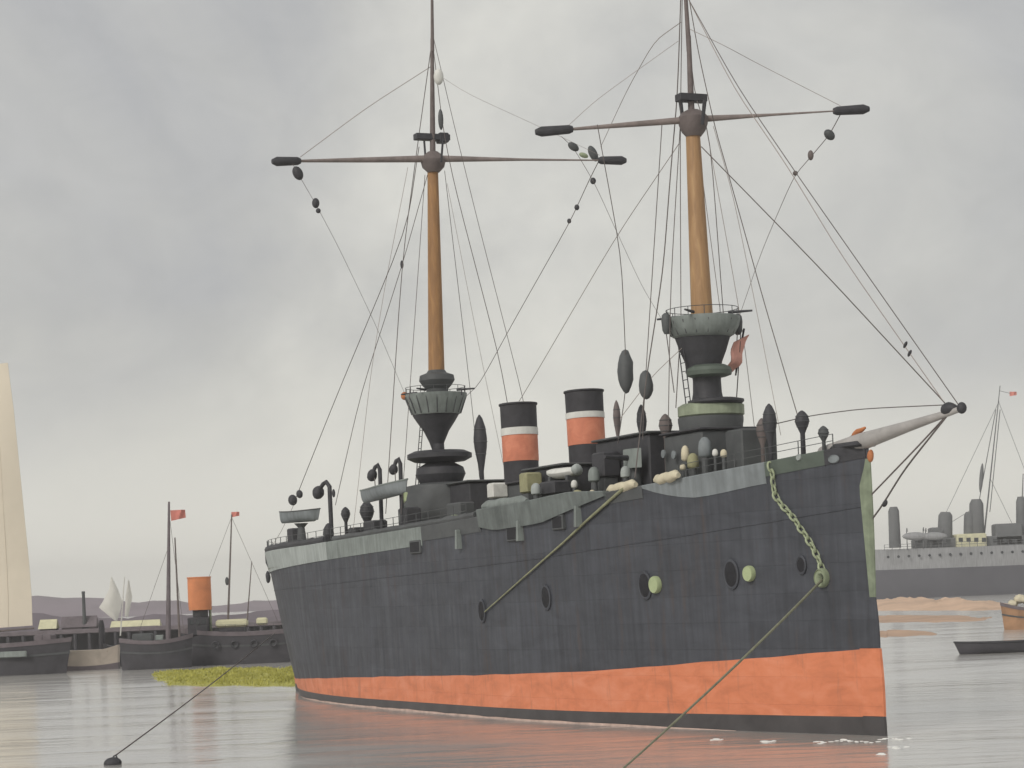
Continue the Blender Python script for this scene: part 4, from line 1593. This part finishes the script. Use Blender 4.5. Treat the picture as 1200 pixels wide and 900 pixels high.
# --- tug with the orange funnel
p = on_water(280, 778)
tg = empty('tug', (p.x + 1.0, p.y, 0), R(183), label='black tug with an orange funnel beside the warship\'s stern', cat='tug')
vessel_hull(12.0, 3.4, 3.0, 0.18, 0.1).build('hull', TUGD, tg)
vessel_hull(12.05, 3.4, 3.0, 0.18, 0.1, f0=.90, f1=1.008, grow=.06).build('cap_rail', MAUVE, tg)
vessel_hull(12.05, 3.4, 3.0, 0.18, 0.1, f0=.62, f1=.67, grow=.05).build('rubbing_strake', DKGREY, tg)
lo = loc_of(tg)
yy = tg.location.y
q0, q1 = lo(236, 740, yy), lo(236, 676, yy)
k = yy / F_PX
fn = MB().lathe([(9.0 * k, 3.0), (9.0 * k, lo(236, 711, yy).z)], (q0.x, 0, 0), 20).build('funnel', FBLACK, tg)
MB().lathe([(13.2 * k, lo(236, 711, yy).z - .3), (13.8 * k, lo(236, 706, yy).z), (13.6 * k, q1.z - .12), (14.2 * k, q1.z - .1), (14.2 * k, q1.z), (12.5 * k, q1.z), (12.3 * k, q1.z - .8)], (q0.x, 0, 0), 24).build('funnel_casing', ORANGE, fn)
q = lo(233, 730, yy)
MB().box((q.x, 0, 3.7), (1.9, 1.8, 1.7), bev=.08).build('wheelhouse', TUGD, tg)
q = lo(246, 716, yy)
MB().lathe([(0.12, 3.0), (0.12, q.z), (0.2, q.z + .2), (0.2, q.z + .4)], (q.x, -.4, 0), 10).build('ventilator', SGREEN, tg)
q = lo(272, 729, yy)
MB().box((q.x, 0, q.z - .1), (37 * k, 1.5, 0.75), bev=.18).build('awning', YROOF, tg)
MB().box((q.x, 0, (q.z - .5 + 3.0) / 2), (30 * k, 1.2, max(.3, q.z - .5 - 3.0)), bev=.03).build('deckhouse', TUGD, tg)
q = lo(307, 728, yy)
MB().box((q.x, 0, q.z), (13 * k, 0.8, 0.7), bev=.15).build('locker', YROOF, tg)
pole('mast', lo(267, 735, yy), lo(271.5, 603, yy), 0.11, 0.06, SPAR, tg, 8)
MB().blob(lo(266, 681, yy), (0.18, 0.18, 0.4)).build('lamp', DKGREY, tg)
flag_mesh(lo(271, 600, yy), (-0.75, -0.1, 0.0), (0, 0, -0.5), amp=0.1).build('flag', FLAG, tg)
pole('mast', lo(289, 735, yy), lo(295, 658, yy), 0.07, 0.04, SPAR, tg, 8)

WIN = mat('dark_window_glass', (0.03, 0.035, 0.04), 0.15, 0.1, 2, 0.0, spec=0.6)
q = lo(233, 730, yy)
for dx in (-.55, 0.0, .55):
    MB().box((q.x + dx, 0.91, 4.1), (.36, .05, .42), bev=.01).build('window', WIN, tg)
tyre = None
for x in (-4.2, -2.4, -.6, 1.2, 3.0):
    if tyre is None:
        o = MB().tube([(.3 * math.cos(i * math.pi / 8), 0, .3 * math.sin(i * math.pi / 8)) for i in range(17)], .09, 6).build('rope_fender', DARK, tg)
        tyre = o.data
    else:
        o = bpy.data.objects.new('rope_fender', tyre)
        COL.objects.link(o)
        o.parent = tg
    o.location = (x, 1.72, 1.9)
mb = MB()
for i in range(12):
    mb.tube([(-5.2 + i * .9, 1.5, 3.0), (-5.2 + i * .9, 1.5, 3.75)], .02, 5)
mb.tube([(-5.2, 1.5, 3.75), (4.7, 1.5, 3.75)], .018, 5)
mb.build('guard_rail', DKGREY, tg)
MB().tube([lo(271.4, 606, yy), lo(330, 738, yy)], .018, 5).build('stay', ROPE, tg)
MB().tube([lo(271.4, 606, yy), lo(226, 726, yy)], .018, 5).build('stay', ROPE, tg)

# --- weed-grown mud bank in front of the tug
vs, fs = [], []
nx, ny = 70, 26
for i in range(nx + 1):
    for j in range(ny + 1):
        t, s_ = i / nx, j / ny
        u = 172 + (420 - 172) * t
        pf, pb2 = on_water(u, 806), on_water(u, 784)
        q = pf.lerp(pb2, s_)
        edge = min(1, t / .3) * min(1, (1 - t) / .1)
        prof_ = math.sin(math.pi * s_) ** 0.8
        h = 0.6 * edge ** .6 * prof_ * (0.75 + 0.45 * mnoise.noise(Vector((q.x * .35, q.y * .12, 0))) + 0.35 * mnoise.noise(Vector((q.x * 1.3, q.y * .4, 5)))) - 0.12
        vs.append((q.x, q.y, h))
for i in range(nx):
    for j in range(ny):
        k = i * (ny + 1) + j
        fs.append((k, k + ny + 1, k + ny + 2, k + 1))
tag(MB().add(vs, fs).build('weed_bank', WEED, None, 70), kind='structure')
# tufts of weed and rushes all over the bank
tv, tf = [], []
for _ in range(30000):
    q = Vector(random.choice(vs))
    if q[2] < 0.0 or random.random() > q[2] / 0.22 + 0.12:
        continue
    q += Vector((random.uniform(-.3, .3), random.uniform(-1.2, 1.2), -0.08))
    hh = random.uniform(.08, .24) + .35 * max(0, mnoise.noise(Vector((q.x * .8, q.y * .3, 2))))
    an = random.uniform(0, 2 * math.pi)
    w = random.uniform(.02, .06)
    dx, dy = math.cos(an) * w, math.sin(an) * w
    lx, ly = random.uniform(-.22, .22), random.uniform(-.22, .22)
    o_ = len(tv)
    tv += [q + Vector((-dx, -dy, 0)), q + Vector((dx, dy, 0)), q + Vector((dx * .6 + lx * .5, dy * .6 + ly * .5, hh * .6)), q + Vector((-dx * .6 + lx * .5, -dy * .6 + ly * .5, hh * .6)), q + Vector((lx, ly, hh))]
    tf += [(o_, o_ + 1, o_ + 2, o_ + 3), (o_ + 3, o_ + 2, o_ + 4)]
TUFT = mat('weed_blades', (0.40, 0.385, 0.085), 0.9, 0.35, 0.6, 0.0, col2=(0.53, 0.50, 0.16))
tag(MB().add(tv, tf).build('weed_tufts', TUFT, None, 0), 'yellow-green weed covering the low bank by the tug', 'weed', kind='stuff')

# ------------------------------------------------------------------ the right side
p = on_water(1115, 699)
gs = empty('grey_steamer', (p.x + 14, p.y, 0), R(180), label='distant pale grey steamer with a dark hull behind the bow of the warship', cat='steamer')
lo = loc_of(gs)
yy = gs.location.y
k = yy / F_PX
Hh = 57 * k
LG = 92.0
vessel_hull(LG, 12, Hh, 0.05, 0.02, f1=0.62, z0=-1.0).build('hull', FARD, gs)
vessel_hull(LG, 12, Hh, 0.05, 0.02, f0=0.62, f1=1.0, z0=-1.0).build('upper_strake', FARG, gs)
def gbox(u0, u1, v0, v1, m_, name, dep=5.0, bev=.3):
    a_, b_ = lo(u0, v1, yy), lo(u1, v0, yy)
    return MB().box(((a_.x + b_.x) / 2, 0, (a_.z + b_.z) / 2), (abs(a_.x - b_.x), dep, abs(a_.z - b_.z)), bev=bev).build(name, m_, gs)
gbox(1070, 1215, 626, 645, FARM, 'deckhouse')
gbox(1118, 1152, 625, 645, YROOF, 'pale_deckhouse', 8.0)
gbox(1090, 1102, 618, 640, FARM, 'winch_house')
gbox(1165, 1195, 613, 640, FARM, 'bridge')
for (u0, u1, v0, v1, hw) in ((1049, 1047, 642, 594, 7), (1107, 1108, 640, 600, 9), (1145, 1144, 640, 585, 9), (1136, 1136, 640, 600, 7), (1197, 1196, 640, 582, 6)):
    a_, b_ = lo(u0, v0, yy), lo(u1, v1, yy)
    MB().tube([a_, a_.lerp(b_, .5), a_.lerp(b_, .9), b_], [hw * k, hw * k * .95, hw * k * .9, hw * k * .6], 14).build('ventilator_tower', FARM, gs)
for u in range(1076, 1200, 11):
    if 1116 < u < 1154:
        continue
    a_ = lo(u, 634, yy)
    MB().box((a_.x, 2.55, a_.z), (1.1, .12, .9), bev=.02).build('window', WIN, gs)
for u in range(1122, 1150, 9):
    a_ = lo(u, 633, yy)
    MB().box((a_.x, 4.05, a_.z), (1.0, .12, 1.0), bev=.02).build('window', WIN, gs)
mb = MB()
for u in range(1032, 1240, 9):
    a_ = lo(u, 645, yy)
    mb.tube([(a_.x, 5.6, Hh - .1), (a_.x, 5.6, Hh + 1.3)], .07, 5)
for hh in (.7, 1.3):
    mb.tube([(lo(1032, 645, yy).x, 5.6, Hh + hh), (lo(1238, 645, yy).x, 5.6, Hh + hh)], .05, 5)
mb.build('guard_rail', FARM, gs)
for u in range(1036, 1240, 12):
    a_ = lo(u, 653 - (u - 1036) * .042, yy)
    t_ = MB().lathe([(.34, 0), (.34, .1), (.25, .12)], n=10)
    mb = MB()
    mb.v = [Vector((a_.x + q_.x, 5.86 + q_.z, Hh * .86 + q_.y)) for q_ in t_.v]
    mb.f = t_.f
    mb.build('porthole', WIN, gs)
for u in (1068, 1090):
    a_ = lo(u, 629, yy)
    MB().blob((a_.x, 5.2, a_.z), (1.0, 1.0, 3.2), (1, 0, 0.03)).build('ship_boat', FARG, gs)
    for dx in (-2.0, 2.0):
        MB().tube([(a_.x + dx, 5.0, Hh), (a_.x + dx, 5.0, a_.z + 1.6), (a_.x + dx, 5.6, a_.z + 2.0), (a_.x + dx, 5.9, a_.z + 1.2)], .12, 6).build('boat_davit', FARM, gs)
for (u0, v0, u1, v1) in ((1150, 590, 1070, 640), (1160, 560, 1199, 640), (1170, 470, 1235, 640), (1171, 470, 1090, 640)):
    MB().tube([lo(u0, v0, yy), lo(u1, v1, yy)], .06, 5).build('stay', FARM, gs)
pole('mast', lo(1152, 640, yy), lo(1172, 452, yy), 0.22, 0.10, FARM, gs, 8)
for (u0, u1) in ((1145, 1167), (1160, 1172)):
    MB().tube([lo(u0, 600, yy), lo(u1, 480, yy)], 0.11, 6).build('stay', FARM, gs)
MB().blob(lo(1150, 560, yy), (0.5, 0.5, 3.6), (-.12, 0, 1)).build('furled_signal', FARM, gs)
pole('mast', lo(1196, 640, yy), lo(1199, 555, yy), 0.25, 0.10, FARM, gs, 8)
MB().tube([lo(1171.5, 458, yy), lo(1184, 461, yy)], 0.06, 6).build('flag_halyard', FARM, gs)
flag_mesh(lo(1183, 459, yy), (-1.7, 0.2, -0.1), (0, 0, -1.1), amp=.22).build('flag', FLAG, gs)

# sand spit between
def spit(name, u0, u1, v_front, v_back, h, m_, rag=0.5):
    vs, fs = [], []
    nx, ny = 60, 14
    for i in range(nx + 1):
        for j in range(ny + 1):
            t, s_ = i / nx, j / ny
            u = u0 + (u1 - u0) * t
            q = on_water(u, v_front).lerp(on_water(u, v_back), s_)
            edge = min(1, t / .2) * min(1, (1 - t) / .3)
            z = h * edge ** .7 * math.sin(math.pi * s_) ** .7 * (1 + rag * mnoise.noise(Vector((u * .045, s_ * 2.6, 1))) + .6 * rag * mnoise.noise(Vector((u * .14, s_ * 6, 4)))) - 0.25
            vs.append((q.x, q.y + 6 * mnoise.noise(Vector((u * .05, 0, 0))), z))
    for i in range(nx):
        for j in range(ny):
            k = i * (ny + 1) + j
            fs.append((k, k + ny + 1, k + ny + 2, k + 1))
    return tag(MB().add(vs, fs).build(name, m_, None, 70), kind='structure')


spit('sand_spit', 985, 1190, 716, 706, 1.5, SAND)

REFL_BROWN = mat('brown_reflection', (0.46, 0.30, 0.20), 0.6, 0.25, 0.12, 0.2)
spit('brown_reflection_strip', 900, 1190, 731, 720, 0.5, REFL_BROWN, 0.45)  # low brown strips standing in for brown reflections on the water
spit('brown_reflection_strip', 930, 1120, 748, 737, 0.42, REFL_BROWN, 0.4)

# orange-brown fishing boat at the right edge
p = on_water(1212, 737)
fb = empty('fishing_boat', (p.x + .6, p.y, 0), R(172), label='orange-brown fishing boat with a pale heap of nets at the right edge', cat='fishing boat')
vessel_hull(7.0, 2.4, 2.0, 0.35, 0.2).build('hull', BROWN, fb)
vessel_hull(7.05, 2.4, 2.0, 0.35, 0.2, f0=.90, f1=1.008, grow=.06).build('cap_rail', MAUVE, fb)
vessel_hull(7.05, 2.4, 2.0, 0.35, 0.2, f0=.62, f1=.67, grow=.05).build('rubbing_strake', DKGREY, fb)
lo = loc_of(fb)
for (u, v, r_) in ((1187, 703, .5), (1196, 698, .6), (1207, 700, .7)):
    q = lo(u, v + 4, fb.location.y)
    MB().blob((q.x, q.y, q.z), (r_, r_, r_ * .7), None, 12, .4).build('net_heap', CREAM, fb)

# dark rowing boat at the right
p = on_water(1172, 765)
rb = boat('rowing_boat', (p.x, p.y, -0.12), R(178), 6.4, 1.5, 0.85, TUGD, GREYG, DARK, 'long dark rowing boat on the water at the right edge', thw=4)

# little broken wavelets under the stem
FOAM = mat('water_foam', (0.80, 0.80, 0.77), 0.7, 0.1, 4.0, 0.2)
mb = MB()
for (u, v, w) in ((1046, 866, 22), (1018, 869, 34), (986, 868, 20), (960, 870, 14), (1052, 876, 14), (900, 869, 16), (842, 867, 12), (1035, 884, 10)):
    q = on_water(u, v)
    k = q.y / F_PX
    for _ in range(7):
        d = Vector((random.gauss(0, w * k * .28), random.gauss(0, .25), 0.0))
        mb.blob(q + d, (random.uniform(.04, .16), random.uniform(.05, .2), random.uniform(.012, .03)), None, 8, .5)
tag(mb.build('foam', FOAM, None, 60), 'small white wavelets at the foot of the bow', 'foam', kind='stuff')

# no piece deeper than thing > part > sub-part
def depth(o):
    d = 0
    while o.parent:
        o = o.parent
        d += 1
    return d


for o in list(bpy.data.objects):
    while depth(o) > 2:
        o.parent = o.parent.parent

# ------------------------------------------------------------------ haze

hz = bpy.data.materials.new('pale_haze')
hz.use_nodes = True
hn, hl = hz.node_tree.nodes, hz.node_tree.links
hn.clear()
ho = hn.new('ShaderNodeOutputMaterial')
hv = hn.new('ShaderNodeVolumePrincipled')
hv.inputs['Color'].default_value = (1.0, 0.99, 0.985, 1)
hv.inputs['Density'].default_value = 0.00032
hl.new(hv.outputs[0], ho.inputs['Volume'])
X0, X1, Y0, Y1, Z0, Z1 = -1700, 1700, -90, 2900, -3.5, 60.0
vs = [(x, y, z) for z in (Z0, Z1) for x, y in ((X0, Y0), (X1, Y0), (X1, Y1), (X0, Y1))]
MBh = MB().add(vs, [(3, 2, 1, 0), (4, 5, 6, 7), (0, 1, 5, 4), (1, 2, 6, 5), (2, 3, 7, 6), (3, 0, 4, 7)])
tag(MBh.build('haze', hz, None, 0), 'thin pale haze hanging over the whole harbour', 'haze', kind='stuff')
